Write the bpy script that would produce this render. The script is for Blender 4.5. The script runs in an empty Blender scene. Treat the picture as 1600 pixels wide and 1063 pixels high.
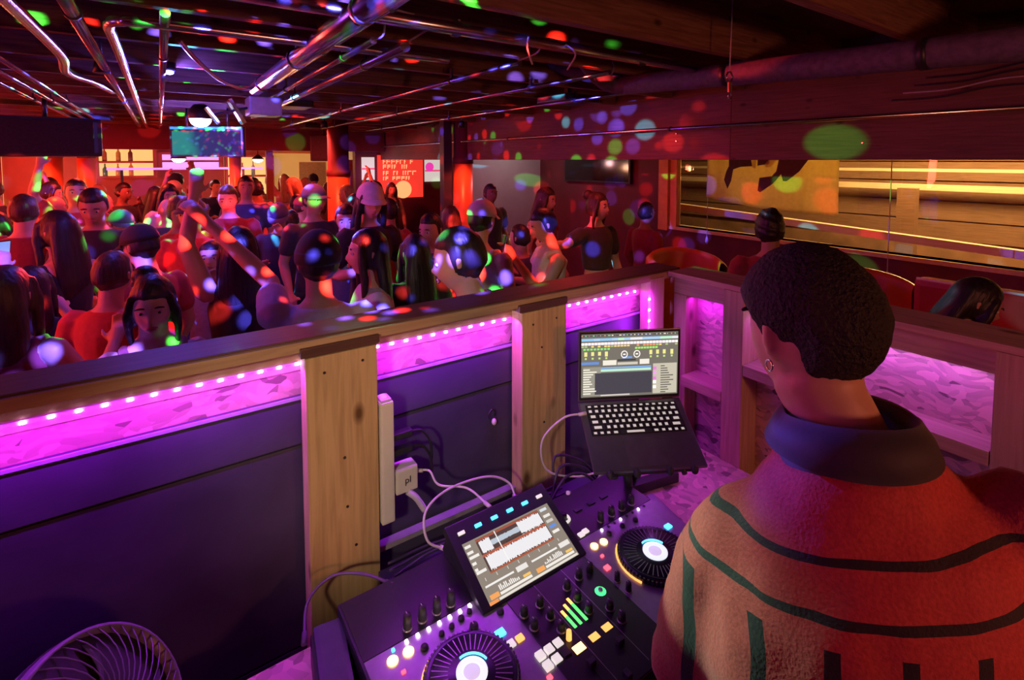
import bpy, bmesh, math, random
from mathutils import Vector, Matrix, Euler
random.seed(7)
SC = bpy.context.scene
COL = SC.collection
PI = math.pi
R = math.radians

# ---------------------------------------------------------------- camera
cam_d = bpy.data.cameras.new('camera')
cam_d.sensor_width = 36.0
cam_d.lens = 36.0 * 795.0 / 1600.0
cam_d.shift_y = -(531.5 - 296.0) / 1600.0
cam_d.clip_start = 0.02
cam = bpy.data.objects.new('camera', cam_d)
COL.objects.link(cam)
CAM_Z = 2.15
cam.location = (0, 0, CAM_Z)
cam.rotation_euler = (R(90 - 3.31), 0, R(-34.7))
SC.camera = cam

# ---------------------------------------------------------------- world, exposure
w = bpy.data.worlds.new('world')
SC.world = w
w.use_nodes = True
w.node_tree.nodes['Background'].inputs[0].default_value = (0.10, 0.03, 0.05, 1)
w.node_tree.nodes['Background'].inputs[1].default_value = 0.10
SC.view_settings.view_transform = 'Standard'
SC.view_settings.look = 'None'
SC.view_settings.gamma = 1.0
SC.view_settings.exposure = 0.0
SC.view_settings.use_curve_mapping = False
SC.cycles.max_bounces = 5
SC.cycles.diffuse_bounces = 3
SC.cycles.glossy_bounces = 3
SC.cycles.transmission_bounces = 4
SC.cycles.sample_clamp_indirect = 4.0
SC.cycles.sample_clamp_direct = 0.0
SC.cycles.caustics_reflective = False
SC.cycles.caustics_refractive = False
SC.cycles.use_denoising = True
SC.cycles.adaptive_threshold = 0.02

def lamp(name, kind, loc, power, color, size=0.1, rot=None, target=None, size_y=None, spot=60, blend=0.5, parent=None):
    d = bpy.data.lights.new(name, kind)
    d.energy = power
    d.color = color
    if kind == 'AREA':
        d.size = size
        if size_y:
            d.shape = 'RECTANGLE'; d.size_y = size_y
    else:
        d.shadow_soft_size = size
    if kind == 'SPOT':
        d.spot_size = R(spot); d.spot_blend = blend
    o = bpy.data.objects.new(name, d)
    COL.objects.link(o)
    o.location = loc
    if target is not None:
        v = Vector(target) - Vector(loc)
        o.rotation_euler = v.to_track_quat('-Z', 'Y').to_euler()
    elif rot:
        o.rotation_euler = rot
    if parent:
        o.parent = parent
    return o

def disco_nodes(light, scale, palette, thresh=0.3, seed=0.0, strength=1.0, ceil=None):
    """Cut the light of a projector into many coloured beams, fixed to the lamp."""
    light.use_nodes = True
    nt = light.node_tree
    nt.nodes.clear()
    out = nt.nodes.new('ShaderNodeOutputLight')
    em = nt.nodes.new('ShaderNodeEmission')
    tc = nt.nodes.new('ShaderNodeTexCoord')
    mp = nt.nodes.new('ShaderNodeMapping')
    mp.inputs['Rotation'].default_value = (seed, seed * 1.7, seed * 0.6)
    vo = nt.nodes.new('ShaderNodeTexVoronoi')
    vo.inputs['Scale'].default_value = scale
    vo.inputs['Randomness'].default_value = 0.75
    nt.links.new(tc.outputs['Normal'], mp.inputs['Vector'])
    nt.links.new(mp.outputs['Vector'], vo.inputs['Vector'])
    lt = nt.nodes.new('ShaderNodeMapRange')
    lt.inputs['From Min'].default_value = thresh
    lt.inputs['From Max'].default_value = thresh * 0.8
    nt.links.new(vo.outputs['Distance'], lt.inputs['Value'])
    sep = nt.nodes.new('ShaderNodeSeparateColor')
    nt.links.new(vo.outputs['Color'], sep.inputs[0])
    cr = nt.nodes.new('ShaderNodeValToRGB')
    cr.color_ramp.interpolation = 'CONSTANT'
    els = cr.color_ramp.elements
    n = len(palette)
    els[0].position = 0; els[0].color = (*palette[0], 1)
    els[1].position = 1.0 / n; els[1].color = (*palette[1], 1)
    for i in range(2, n):
        e = els.new(i / n); e.color = (*palette[i], 1)
    nt.links.new(sep.outputs[0], cr.inputs['Fac'])
    mul = nt.nodes.new('ShaderNodeMath'); mul.operation = 'MULTIPLY'
    mul.inputs[1].default_value = strength
    nt.links.new(lt.outputs['Result'], mul.inputs[0])
    if ceil is not None:      # added mask on the light itself, so no beams go steeply up
        sz = nt.nodes.new('ShaderNodeSeparateXYZ'); nt.links.new(tc.outputs['Normal'], sz.inputs[0])
        ct = nt.nodes.new('ShaderNodeMapRange'); ct.inputs['From Min'].default_value = ceil + 0.03; ct.inputs['From Max'].default_value = ceil
        nt.links.new(sz.outputs['Z'], ct.inputs['Value'])
        m2 = nt.nodes.new('ShaderNodeMath'); m2.operation = 'MULTIPLY'
        nt.links.new(mul.outputs[0], m2.inputs[0]); nt.links.new(ct.outputs['Result'], m2.inputs[1]); mul = m2
    nt.links.new(cr.outputs['Color'], em.inputs['Color'])
    nt.links.new(mul.outputs[0], em.inputs['Strength'])
    nt.links.new(em.outputs[0], out.inputs[0])

# ---- large lights of the place: red floods under the ceiling, amber lamp behind the booth
RED = (1.0, 0.05, 0.035)
FLOODS = []
for (x, y, p) in [(-1.6, 3.2, 20), (0.9, 4.6, 16), (2.6, 3.0, 10), (-0.6, 7.35, 55), (1.8, 7.4, 45), (-2.6, 6.0, 55), (4.4, 5.6, 7), (4.6, 2.6, 2)]:
    FLOODS.append(lamp('red_flood_light', 'AREA', (x, y, 2.575), p, RED, size=0.3, target=(x, y, 0)))
lamp('amber_lamp_light', 'SPOT', (-1.2, -0.6, 2.55), 120, (1.0, 0.76, 0.50), size=0.10, target=(0.62, 1.3, 1.52), spot=27, blend=0.7)
lamp('red_lamp_light', 'SPOT', (0.3, -1.7, 2.5), 8, (1.0, 0.07, 0.045), size=0.15, target=(1.0, 0.6, 1.5), spot=110, blend=0.9)

lamp('red_fill_light', 'AREA', (-3.6, 4.2, 2.15), 120, RED, size=0.15, size_y=2.6, target=(1.5, 4.6, 2.75))  # added red fill from out of view, brightens ceiling and crowd
lamp('red_fill_light', 'AREA', (-3.6, 8.2, 2.15), 170, RED, size=0.15, size_y=2.6, target=(1.5, 8.2, 2.7))
lamp('violet_fill_light', 'AREA', (-3.0, 1.9, 2.25), 12, (0.35, 0.08, 1.0), size=0.12, size_y=1.2, target=(1.0, 3.5, 2.5))  # added violet fill, its source is out of view
lamp('rear_fill_light', 'POINT', (1.1, -1.6, 2.05), 46, (1.0, 0.28, 0.16), size=0.12)  # added warm fill behind the camera for the near ceiling

# ---------------------------------------------------------------- materials
MATS = {}
def nodes_of(name):
    m = bpy.data.materials.new(name)
    m.use_nodes = True
    return m, m.node_tree, m.node_tree.nodes['Principled BSDF']

def mat(name, col, rough=0.6, metal=0.0, emit=None, es=1.0, var=0.12, scale=30.0, bump=0.0, coat=0.0, sheen=0.0, stretch=(1, 1, 1)):
    if name in MATS:
        return MATS[name]
    m, nt, b = nodes_of(name)
    b.inputs['Roughness'].default_value = rough
    b.inputs['Metallic'].default_value = metal
    b.inputs['Coat Weight'].default_value = coat
    b.inputs['Sheen Weight'].default_value = sheen
    tc = nt.nodes.new('ShaderNodeTexCoord')
    mp = nt.nodes.new('ShaderNodeMapping')
    mp.inputs['Scale'].default_value = stretch
    nt.links.new(tc.outputs['Object'], mp.inputs['Vector'])
    nz = nt.nodes.new('ShaderNodeTexNoise')
    nz.inputs['Scale'].default_value = scale
    nz.inputs['Detail'].default_value = 4
    nt.links.new(mp.outputs['Vector'], nz.inputs['Vector'])
    cr = nt.nodes.new('ShaderNodeValToRGB')
    cr.color_ramp.elements[0].position = 0.3
    cr.color_ramp.elements[1].position = 0.7
    cr.color_ramp.elements[0].color = (*[c * (1 - var) for c in col], 1)
    cr.color_ramp.elements[1].color = (*[min(1, c * (1 + var)) for c in col], 1)
    nt.links.new(nz.outputs['Fac'], cr.inputs['Fac'])
    nt.links.new(cr.outputs['Color'], b.inputs['Base Color'])
    if bump:
        bp = nt.nodes.new('ShaderNodeBump')
        bp.inputs['Strength'].default_value = bump
        bp.inputs['Distance'].default_value = 0.01
        nt.links.new(nz.outputs['Fac'], bp.inputs['Height'])
        nt.links.new(bp.outputs['Normal'], b.inputs['Normal'])
    if emit:
        b.inputs['Emission Color'].default_value = (*emit, 1)
        b.inputs['Emission Strength'].default_value = es
    MATS[name] = m
    return m

def glow(name, col, s, base=None):
    """a part that gives off light: lamp, LED, lit button, lit screen"""
    if name in MATS:
        return MATS[name]
    m, nt, b = nodes_of(name)
    b.inputs['Base Color'].default_value = (*(base or [c * 0.5 for c in col]), 1)
    b.inputs['Emission Color'].default_value = (*col, 1)
    b.inputs['Emission Strength'].default_value = s
    b.inputs['Roughness'].default_value = 0.4
    MATS[name] = m
    return m

def wood(name, light, dark, axis='Z', rough=0.65, knots=True, grain=14.0):
    """sawn timber, grain running along the given object axis, with knots"""
    if name in MATS:
        return MATS[name]
    m, nt, b = nodes_of(name)
    b.inputs['Roughness'].default_value = rough
    tc = nt.nodes.new('ShaderNodeTexCoord')
    mp = nt.nodes.new('ShaderNodeMapping')
    s = {'X': (0.06, 1, 1), 'Y': (1, 0.06, 1), 'Z': (1, 1, 0.06)}[axis]
    mp.inputs['Scale'].default_value = s
    nt.links.new(tc.outputs['Object'], mp.inputs['Vector'])
    nz = nt.nodes.new('ShaderNodeTexNoise')
    nz.inputs['Scale'].default_value = grain * 5
    nz.inputs['Detail'].default_value = 5
    nz.inputs['Distortion'].default_value = 0.6
    nt.links.new(mp.outputs['Vector'], nz.inputs['Vector'])
    cr = nt.nodes.new('ShaderNodeValToRGB')
    cr.color_ramp.elements[0].position = 0.35; cr.color_ramp.elements[0].color = (*dark, 1)
    cr.color_ramp.elements[1].position = 0.62; cr.color_ramp.elements[1].color = (*light, 1)
    nt.links.new(nz.outputs['Fac'], cr.inputs['Fac'])
    last = cr.outputs['Color']
    if knots:
        mp2 = nt.nodes.new('ShaderNodeMapping')
        s2 = {'X': (0.55, 1, 1), 'Y': (1, 0.55, 1), 'Z': (1, 1, 0.55)}[axis]
        mp2.inputs['Scale'].default_value = s2
        nt.links.new(tc.outputs['Object'], mp2.inputs['Vector'])
        vo = nt.nodes.new('ShaderNodeTexVoronoi')
        vo.inputs['Scale'].default_value = 9.0
        nt.links.new(mp2.outputs['Vector'], vo.inputs['Vector'])
        kr = nt.nodes.new('ShaderNodeValToRGB')
        kr.color_ramp.elements[0].position = 0.06; kr.color_ramp.elements[0].color = (0.28, 0.2, 0.15, 1)
        kr.color_ramp.elements[1].position = 0.17; kr.color_ramp.elements[1].color = (1, 1, 1, 1)
        nt.links.new(vo.outputs['Distance'], kr.inputs['Fac'])
        mx = nt.nodes.new('ShaderNodeMix'); mx.data_type = 'RGBA'; mx.blend_type = 'MULTIPLY'
        mx.inputs['Factor'].default_value = 1.0
        nt.links.new(last, mx.inputs['A']); nt.links.new(kr.outputs['Color'], mx.inputs['B'])
        last = mx.outputs['Result']
    nt.links.new(last, b.inputs['Base Color'])
    bp = nt.nodes.new('ShaderNodeBump'); bp.inputs['Strength'].default_value = 0.15; bp.inputs['Distance'].default_value = 0.004
    nt.links.new(nz.outputs['Fac'], bp.inputs['Height'])
    nt.links.new(bp.outputs['Normal'], b.inputs['Normal'])
    MATS[name] = m
    return m

def osb(name, tint=(0.62, 0.44, 0.26)):
    """strand board: flat overlapping chips of several shades"""
    if name in MATS:
        return MATS[name]
    m, nt, b = nodes_of(name)
    b.inputs['Roughness'].default_value = 0.7
    tc = nt.nodes.new('ShaderNodeTexCoord')
    nz = nt.nodes.new('ShaderNodeTexNoise'); nz.inputs['Scale'].default_value = 7
    nt.links.new(tc.outputs['Object'], nz.inputs['Vector'])
    va = nt.nodes.new('ShaderNodeVectorMath'); va.operation = 'MULTIPLY_ADD'
    va.inputs[1].default_value = (0.12, 0.12, 0.12)
    nt.links.new(nz.outputs['Color'], va.inputs[0]); nt.links.new(tc.outputs['Object'], va.inputs[2])
    mp = nt.nodes.new('ShaderNodeMapping'); mp.inputs['Scale'].default_value = (0.5, 0.5, 1.3); mp.inputs['Rotation'].default_value = (0.5, 0.4, 0.3)
    nt.links.new(va.outputs[0], mp.inputs['Vector'])
    vo = nt.nodes.new('ShaderNodeTexVoronoi'); vo.inputs['Scale'].default_value = 66
    nt.links.new(mp.outputs['Vector'], vo.inputs['Vector'])
    sep = nt.nodes.new('ShaderNodeSeparateColor'); nt.links.new(vo.outputs['Color'], sep.inputs[0])
    cr = nt.nodes.new('ShaderNodeValToRGB')
    cr.color_ramp.elements[0].position = 0.0; cr.color_ramp.elements[0].color = (*[c * 0.30 for c in tint], 1)
    cr.color_ramp.elements[1].position = 0.9; cr.color_ramp.elements[1].color = (*[min(1, c * 1.25) for c in tint], 1)
    e = cr.color_ramp.elements.new(0.07); e.color = (*[c * 0.75 for c in tint], 1)
    nt.links.new(sep.outputs[0], cr.inputs['Fac'])
    nt.links.new(cr.outputs['Color'], b.inputs['Base Color'])
    bp = nt.nodes.new('ShaderNodeBump'); bp.inputs['Strength'].default_value = 0.35; bp.inputs['Distance'].default_value = 0.004
    nt.links.new(sep.outputs[0], bp.inputs['Height']); nt.links.new(bp.outputs['Normal'], b.inputs['Normal'])
    MATS[name] = m
    return m

WOOD_POST = wood('pine post', (0.62, 0.43, 0.22), (0.47, 0.31, 0.15), 'Z')
WOOD_X = wood('pine rail along x', (0.50, 0.33, 0.20), (0.38, 0.24, 0.14), 'X')
WOOD_Y = wood('pine rail along y', (0.55, 0.38, 0.25), (0.42, 0.28, 0.18), 'Y')
WOOD_Z = wood('pine stud', (0.55, 0.38, 0.25), (0.42, 0.28, 0.18), 'Z')
WOOD_CAP = wood('stained cap', (0.12, 0.05, 0.04), (0.08, 0.035, 0.03), 'X', rough=0.5, knots=False)
JOIST = wood('joist timber', (0.30, 0.15, 0.09), (0.18, 0.085, 0.05), 'X', rough=0.75)
BEAM = wood('beam timber stained', (0.16, 0.065, 0.05), (0.10, 0.04, 0.035), 'Y', rough=0.6, knots=False)
BEAM2 = wood('beam timber raw', (0.17, 0.09, 0.06), (0.12, 0.065, 0.04), 'Y', rough=0.75)
OSB = osb('strand board', (0.44, 0.32, 0.22))
OSB_PALE = osb('pale strand board', (0.66, 0.46, 0.36))
BLACKPAINT = mat('black painted panel', (0.060, 0.052, 0.095), 0.45, var=0.25, scale=6)
FLOORM = mat('dark scuffed floor', (0.05, 0.03, 0.03), 0.45, var=0.3, scale=3)
DECK = mat('dark ceiling deck', (0.12, 0.055, 0.05), 0.85, var=0.25, scale=5, bump=0.1)
GALV = mat('galvanised steel', (0.72, 0.72, 0.76), 0.22, 1.0, var=0.12, scale=12)
CHROME = mat('chrome', (0.85, 0.85, 0.88), 0.1, 1.0, var=0.05)
DARKMETAL = mat('dark metal', (0.08, 0.08, 0.09), 0.4, 0.8)
BLACKPLASTIC = mat('black plastic', (0.02, 0.02, 0.024), 0.42, var=0.2)
WHITEPLASTIC = mat('white plastic', (0.78, 0.75, 0.70), 0.35, var=0.03)
PIPEFOAM = mat('black pipe insulation', (0.09, 0.075, 0.12), 0.7, var=0.3, scale=40, bump=0.3)
MAROON = mat('maroon wall paint', (0.16, 0.025, 0.035), 0.7, var=0.15, scale=4)
REDWALL = mat('red wall paint', (0.45, 0.04, 0.035), 0.6, var=0.12, scale=4)
PALEWALL = mat('pale grey wall paint', (0.55, 0.48, 0.46), 0.8, var=0.05, scale=5)
ORANGEWOOD = mat('orange painted wood', (0.85, 0.33, 0.10), 0.5, var=0.1, scale=10)

# ---------------------------------------------------------------- object helpers
def finish(o, m):
    if m is not None:
        o.data.materials.append(m)
    return o

def mesh_obj(name, bm, m=None, parent=None, smooth=False, loc=None):
    me = bpy.data.meshes.new(name)
    if smooth:
        for f in bm.faces:
            f.smooth = True
    bm.to_mesh(me); bm.free()
    o = bpy.data.objects.new(name, me)
    COL.objects.link(o)
    if m is not None:
        for mm in (m if isinstance(m, (list, tuple)) else [m]):
            me.materials.append(mm)
    if parent:
        o.parent = parent
    if loc:
        o.location = loc
    return o

def tag(o, label=None, cat=None, group=None, kind=None):
    if label: o['label'] = label
    if cat: o['category'] = cat
    if group: o['group'] = group
    if kind: o['kind'] = kind
    return o

def empty(name, loc=(0, 0, 0), rz=0.0, label=None, cat=None, group=None, kind=None, rot=None):
    o = bpy.data.objects.new(name, None)
    COL.objects.link(o)
    o.location = loc
    o.rotation_euler = rot if rot else (0, 0, rz)
    o.empty_display_size = 0.05
    return tag(o, label, cat, group, kind)

def add_box(bm, x0, x1, y0, y1, z0, z1, bev=0.0, mi=0, mtx=None):
    vs = [bm.verts.new(p) for p in ((x0, y0, z0), (x1, y0, z0), (x1, y1, z0), (x0, y1, z0), (x0, y0, z1), (x1, y0, z1), (x1, y1, z1), (x0, y1, z1))]
    fs = [bm.faces.new([vs[i] for i in q]) for q in ((3, 2, 1, 0), (4, 5, 6, 7), (0, 1, 5, 4), (1, 2, 6, 5), (2, 3, 7, 6), (3, 0, 4, 7))]
    for f in fs:
        f.material_index = mi
    if mtx is not None:
        bmesh.ops.transform(bm, matrix=mtx, verts=vs)
    if bev > 0:
        es = list({e for f in fs for e in f.edges})
        bmesh.ops.bevel(bm, geom=es, offset=bev, segments=2, affect='EDGES', profile=0.7)
    return vs

def box(name, x0, x1, y0, y1, z0, z1, m, parent=None, bev=0.0, smooth=False):
    bm = bmesh.new()
    add_box(bm, x0, x1, y0, y1, z0, z1, bev)
    return mesh_obj(name, bm, m, parent, smooth)

def frame_from(d):
    d = d.normalized()
    a = Vector((0, 0, 1)) if abs(d.z) < 0.9 else Vector((1, 0, 0))
    u = d.cross(a).normalized()
    return u, d.cross(u).normalized()

def add_tube(bm, pts, rad, seg=10, cap=True, mi=0, flat=1.0):
    """sweep a round section along a list of points; rad is one radius or one per point"""
    pts = [Vector(p) for p in pts]
    n = len(pts)
    rs = [rad] * n if not hasattr(rad, '__len__') else list(rad)
    rings = []
    u = None
    for i, p in enumerate(pts):
        d = (pts[min(i + 1, n - 1)] - pts[max(i - 1, 0)])
        if d.length < 1e-9:
            d = Vector((0, 0, 1))
        d.normalize()
        if u is None:
            u, v = frame_from(d)
        else:
            u = (u - d * u.dot(d))
            if u.length < 1e-6:
                u, v = frame_from(d)
            u.normalize(); v = d.cross(u)
        rings.append([bm.verts.new(p + (u * math.cos(2 * PI * k / seg) + v * math.sin(2 * PI * k / seg) * flat) * rs[i]) for k in range(seg)])
    for a, b in zip(rings, rings[1:]):
        for k in range(seg):
            f = bm.faces.new((a[k], a[(k + 1) % seg], b[(k + 1) % seg], b[k]))
            f.material_index = mi; f.smooth = True
    if cap:
        f = bm.faces.new(rings[0][::-1]); f.material_index = mi
        f = bm.faces.new(rings[-1]); f.material_index = mi
    return rings

def tube(name, pts, rad, m, parent=None, seg=10):
    bm = bmesh.new()
    add_tube(bm, pts, rad, seg)
    return mesh_obj(name, bm, m, parent)

def smooth_path(pts, n=8):
    """Catmull-Rom through the given points"""
    P = [Vector(p) for p in pts]
    P = [P[0] * 2 - P[1]] + P + [P[-1] * 2 - P[-2]]
    out = []
    for i in range(1, len(P) - 2):
        for k in range(n):
            t = k / n
            a, b, c, d = P[i - 1], P[i], P[i + 1], P[i + 2]
            out.append(0.5 * ((2 * b) + (c - a) * t + (2 * a - 5 * b + 4 * c - d) * t * t + (3 * b - a - 3 * c + d) * t ** 3))
    out.append(P[-2])
    return out

def add_lathe(bm, prof, seg=24, center=(0, 0, 0), axis='Z', mi=0, smooth=True):
    """prof: list of (radius, height)"""
    c = Vector(center)
    rings = []
    for r, h in prof:
        ring = []
        for k in range(seg):
            a = 2 * PI * k / seg
            x, y = r * math.cos(a), r * math.sin(a)
            p = {'Z': (x, y, h), 'Y': (x, h, y), 'X': (h, x, y)}[axis]
            ring.append(bm.verts.new(c + Vector(p)))
        rings.append(ring)
    for a, b in zip(rings, rings[1:]):
        for k in range(seg):
            f = bm.faces.new((a[k], a[(k + 1) % seg], b[(k + 1) % seg], b[k]))
            f.material_index = mi; f.smooth = smooth
    f = bm.faces.new(rings[0][::-1]); f.material_index = mi
    f = bm.faces.new(rings[-1]); f.material_index = mi
    return rings

def add_ell(bm, c, r, seg=14, rings=9, fn=None, mi=0):
    """ellipsoid; fn(dir) may return a factor on the radius"""
    c = Vector(c)
    top = None
    grid = []
    for i in range(1, rings):
        th = PI * i / rings
        row = []
        for k in range(seg):
            a = 2 * PI * k / seg
            d = Vector((math.sin(th) * math.cos(a), math.sin(th) * math.sin(a), math.cos(th)))
            s = fn(d) if fn else 1.0
            row.append(bm.verts.new(c + Vector((d.x * r[0], d.y * r[1], d.z * r[2])) * s))
        grid.append(row)
    st = fn(Vector((0, 0, 1))) if fn else 1
    sb = fn(Vector((0, 0, -1))) if fn else 1
    vt = bm.verts.new(c + Vector((0, 0, r[2] * st))); vb = bm.verts.new(c - Vector((0, 0, r[2] * sb)))
    for k in range(seg):
        f = bm.faces.new((vt, grid[0][k], grid[0][(k + 1) % seg])); f.smooth = True; f.material_index = mi
        f = bm.faces.new((grid[-1][k], vb, grid[-1][(k + 1) % seg])); f.smooth = True; f.material_index = mi
    for a, b in zip(grid, grid[1:]):
        for k in range(seg):
            f = bm.faces.new((a[k], b[k], b[(k + 1) % seg], a[(k + 1) % seg])); f.smooth = True; f.material_index = mi
    return grid

def dup_tree(o, parent=None):
    c = o.copy()
    COL.objects.link(c)
    if parent is not None:
        c.parent = parent
    for ch in list(o.children):
        dup_tree(ch, c)
    return c

def text_mesh(name, body, size, m, parent=None, loc=(0, 0, 0), rot=(0, 0, 0), extrude=0.0005, align='CENTER'):
    cu = bpy.data.curves.new(name, 'FONT')
    cu.body = body; cu.size = size; cu.extrude = extrude; cu.align_x = align; cu.align_y = 'CENTER'
    t = bpy.data.objects.new(name, cu)
    COL.objects.link(t)
    dg = bpy.context.evaluated_depsgraph_get()
    me = bpy.data.meshes.new_from_object(t.evaluated_get(dg))
    bpy.data.objects.remove(t)
    o = bpy.data.objects.new(name, me)
    COL.objects.link(o)
    me.materials.clear(); me.materials.append(m)
    o.location = loc; o.rotation_euler = rot
    if parent: o.parent = parent
    return o
# ================================================================ ROOM SHELL
def struct(o):
    o['kind'] = 'structure'
    return o

XW = 5.6            # window wall
struct(box('floor', -7, XW + 0.2, -3, 13, -0.12, 0.08, FLOORM))
booth_floor = struct(box('floor', -2.2, 1.72, -2.9, 1.42, 0.08, 0.2, FLOORM))
ceiling = struct(box('ceiling', -7, XW + 0.2, -3, 13, 2.87, 2.97, DECK))
struct(box('wall_left', -7.15, -7, -3, 13, 0, 2.87, MAROON))
struct(box('wall_rear', -7, XW, -3.15, -3, 0, 2.87, MAROON))
struct(box('wall_far', -7, 4.1, 12.6, 12.75, 0, 2.87, REDWALL))
struct(box('wall_back', 4.18, XW, 7.2, 7.35, 0, 2.87, PALEWALL))
struct(box('wall_return', 4.9, 5.05, 7.35, 9.3, 0, 2.87, MAROON))
struct(box('wall_passage', 4.1, 4.25, 9.45, 12.75, 0, 2.87, MAROON))
# window wall with the long opening
WY0, WY1, WZ0, WZ1 = -1.6, 4.5, 1.27, 2.45
bm = bmesh.new()
add_box(bm, XW, XW + 0.15, -3, WY0, 0, 2.87)
add_box(bm, XW, XW + 0.15, WY1, 7.2, 0, 2.87)
add_box(bm, XW, XW + 0.15, WY0, WY1, 0, WZ0)
add_box(bm, XW, XW + 0.15, WY0, WY1, WZ1, 2.87)
struct(mesh_obj('wall_right', bm, MAROON))

# ---- ceiling joists (children of the ceiling)
for i in range(-3, 19):
    y = 0.83 + 0.62 * i
    if y > 12.3 or y < -2.8:
        continue
    box('joist', -6.98, 3.42, y - 0.022, y + 0.022, 2.65, 2.87, JOIST, ceiling)
# deck boards between them are in shadow; the big beam carries the joists
box('beam_board', 3.42, 3.60, 2.15, 12.3, 2.152, 2.87, BEAM, ceiling, bev=0.006)
box('beam_board', 3.415, 3.60, -2.8, 2.145, 2.150, 2.87, BEAM2, ceiling, bev=0.006)
for (y, z) in [(2.62, 2.36), (2.62, 2.30), (4.4, 2.33), (6.2, 2.34), (3.2, 2.30), (1.3, 2.25)]:
    bm = bmesh.new()
    add_lathe(bm, [(0.010, 0), (0.010, -0.004), (0.004, -0.007)], 8, (3.42, y, z), 'X')
    mesh_obj('bolt_head', bm, CHROME, ceiling)

# a lower ceiling plank edge beyond the beam
for i in range(-2, 9):
    y = 0.98 + 0.9 * i
    box('joist', 3.60, XW, y - 0.022, y + 0.022, 2.65, 2.87, JOIST, ceiling)

# dark hanging soffit at the far end of the dance floor
struct(box('trim_1', -1.6, 3.4, 9.0, 9.12, 2.30, 2.65, MAROON))

# ---- window: frame, mullions, panes
win = struct(empty('window_1', (XW, 0, 0)))
def wpart(name, y0, y1, z0, z1, x0, x1, m):
    return box(name, x0, x1, y0, y1, z0, z1, m, win)
TRIM = mat('window trim', (0.80, 0.55, 0.28), 0.5, var=0.1)
wpart('side_post', WY1 - 0.12, WY1 + 0.03, WZ0 - 0.06, WZ1, -0.05, 0.10, ORANGEWOOD)
wpart('side_post', WY1 - 0.24, WY1 - 0.14, WZ0 - 0.03, WZ1, -0.02, 0.06, ORANGEWOOD)
wpart('sill', WY0, WY1, WZ0 - 0.04, WZ0, -0.03, 0.15, TRIM)
wpart('head', WY0, WY1, WZ1 - 0.05, WZ1, -0.03, 0.15, TRIM)
GLASS = bpy.data.materials.new('window glass'); GLASS.use_nodes = True
gn = GLASS.node_tree; gn.nodes.remove(gn.nodes['Principled BSDF'])
tr_ = gn.nodes.new('ShaderNodeBsdfTransparent'); gl_ = gn.nodes.new('ShaderNodeBsdfGlossy'); gl_.inputs['Roughness'].default_value = 0.02
fr_ = gn.nodes.new('ShaderNodeFresnel'); fr_.inputs['IOR'].default_value = 1.35; gm_ = gn.nodes.new('ShaderNodeMixShader')
gn.links.new(fr_.outputs[0], gm_.inputs[0]); gn.links.new(tr_.outputs[0], gm_.inputs[1]); gn.links.new(gl_.outputs[0], gm_.inputs[2]); gn.links.new(gm_.outputs[0], gn.nodes['Material Output'].inputs['Surface'])
MULL = mat('pale mullion', (0.75, 0.55, 0.30), 0.5)
muls = [WY0, 0.30, WY1 - 0.24]
for a, b in zip(muls, muls[1:]):
    wpart('pane', a, b, WZ0, WZ1 - 0.05, 0.06, 0.068, GLASS)
for y in muls[1:-1]:
    wpart('mullion', y - 0.012, y + 0.012, WZ0, WZ1 - 0.05, 0.05, 0.08, MULL)

# ---- outside: low boards and a wall lit by a warm yard lamp
YARD = wood('weathered yard boards', (0.30, 0.17, 0.10), (0.22, 0.12, 0.07), 'Y', knots=False)
PALEBOARD = wood('pale painted rail', (0.85, 0.72, 0.48), (0.75, 0.62, 0.40), 'Y', knots=False)
struct(box('floor', XW + 0.2, 16, -8, 12, -0.12, 0.0, FLOORM))
yw = struct(box('wall_outer', 9.2, 9.35, -8, 12, 0, 4.5, mat('outer wall', (0.30, 0.17, 0.10), 0.85, var=0.3, scale=3)))
for k, z in enumerate((1.02, 1.30, 1.58, 1.86, 2.14, 2.42, 2.70)):
    box('siding_board', 9.14, 9.2, -8, 12, z, z + 0.26, YARD, yw)
def yard_rail(x, za, zb, label, t=0.10):
    # za, zb: lower and upper edge at y = 1.1 and at y = 5.0 (the yard falls a little to the street)
    bm = bmesh.new()
    f = lambda y, k: za[k] + (zb[k] - za[k]) * (y - 1.1) / 3.9
    vs = [bm.verts.new((xx, yy, f(yy, k))) for xx in (x, x + t) for yy in (-5, 8) for k in (0, 1)]
    for q in ((0, 1, 3, 2), (4, 6, 7, 5), (0, 2, 6, 4), (1, 5, 7, 3), (0, 4, 5, 1), (2, 3, 7, 6)): bm.faces.new([vs[i] for i in q])
    bmesh.ops.recalc_face_normals(bm, faces=bm.faces[:])
    return tag(mesh_obj('yard_rail', bm, PALEBOARD), label, 'rail')
yard_rail(6.5, (1.23, 1.31), (1.395, 1.485), 'thick pale yellow rail outside the window, the brighter lower one')
yard_rail(6.9, (1.03, 1.07), (1.05, 1.09), 'pale rail outside just above the window sill, lowest of them')
yard_rail(8.2, (1.755, 1.83), (1.755, 1.83), 'pale rail outside the window behind the flag, the upper one')
yard_rail(8.6, (1.99, 2.03), (1.99, 2.03), 'thin pale rail outside near the top of the window')
tag(box('yard_post', 8.0, 8.14, 2.42, 2.62, 0, 1.78, YARD), 'square brown post outside the window right of the flag', 'post')
struct(box('trim_2', XW + 0.15, 8.0, -2, 6, 3.38, 3.44, MAROON))
yl = empty('yard_lamp', (7.4, 2.0, 3.3), label='warm yard lamp mounted outside above the window', cat='lamp')
bm = bmesh.new(); add_lathe(bm, [(0.05, 0.085), (0.14, 0.0), (0.15, -0.02), (0.10, -0.03)], 16); mesh_obj('shade', bm, DARKMETAL, yl)
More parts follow.
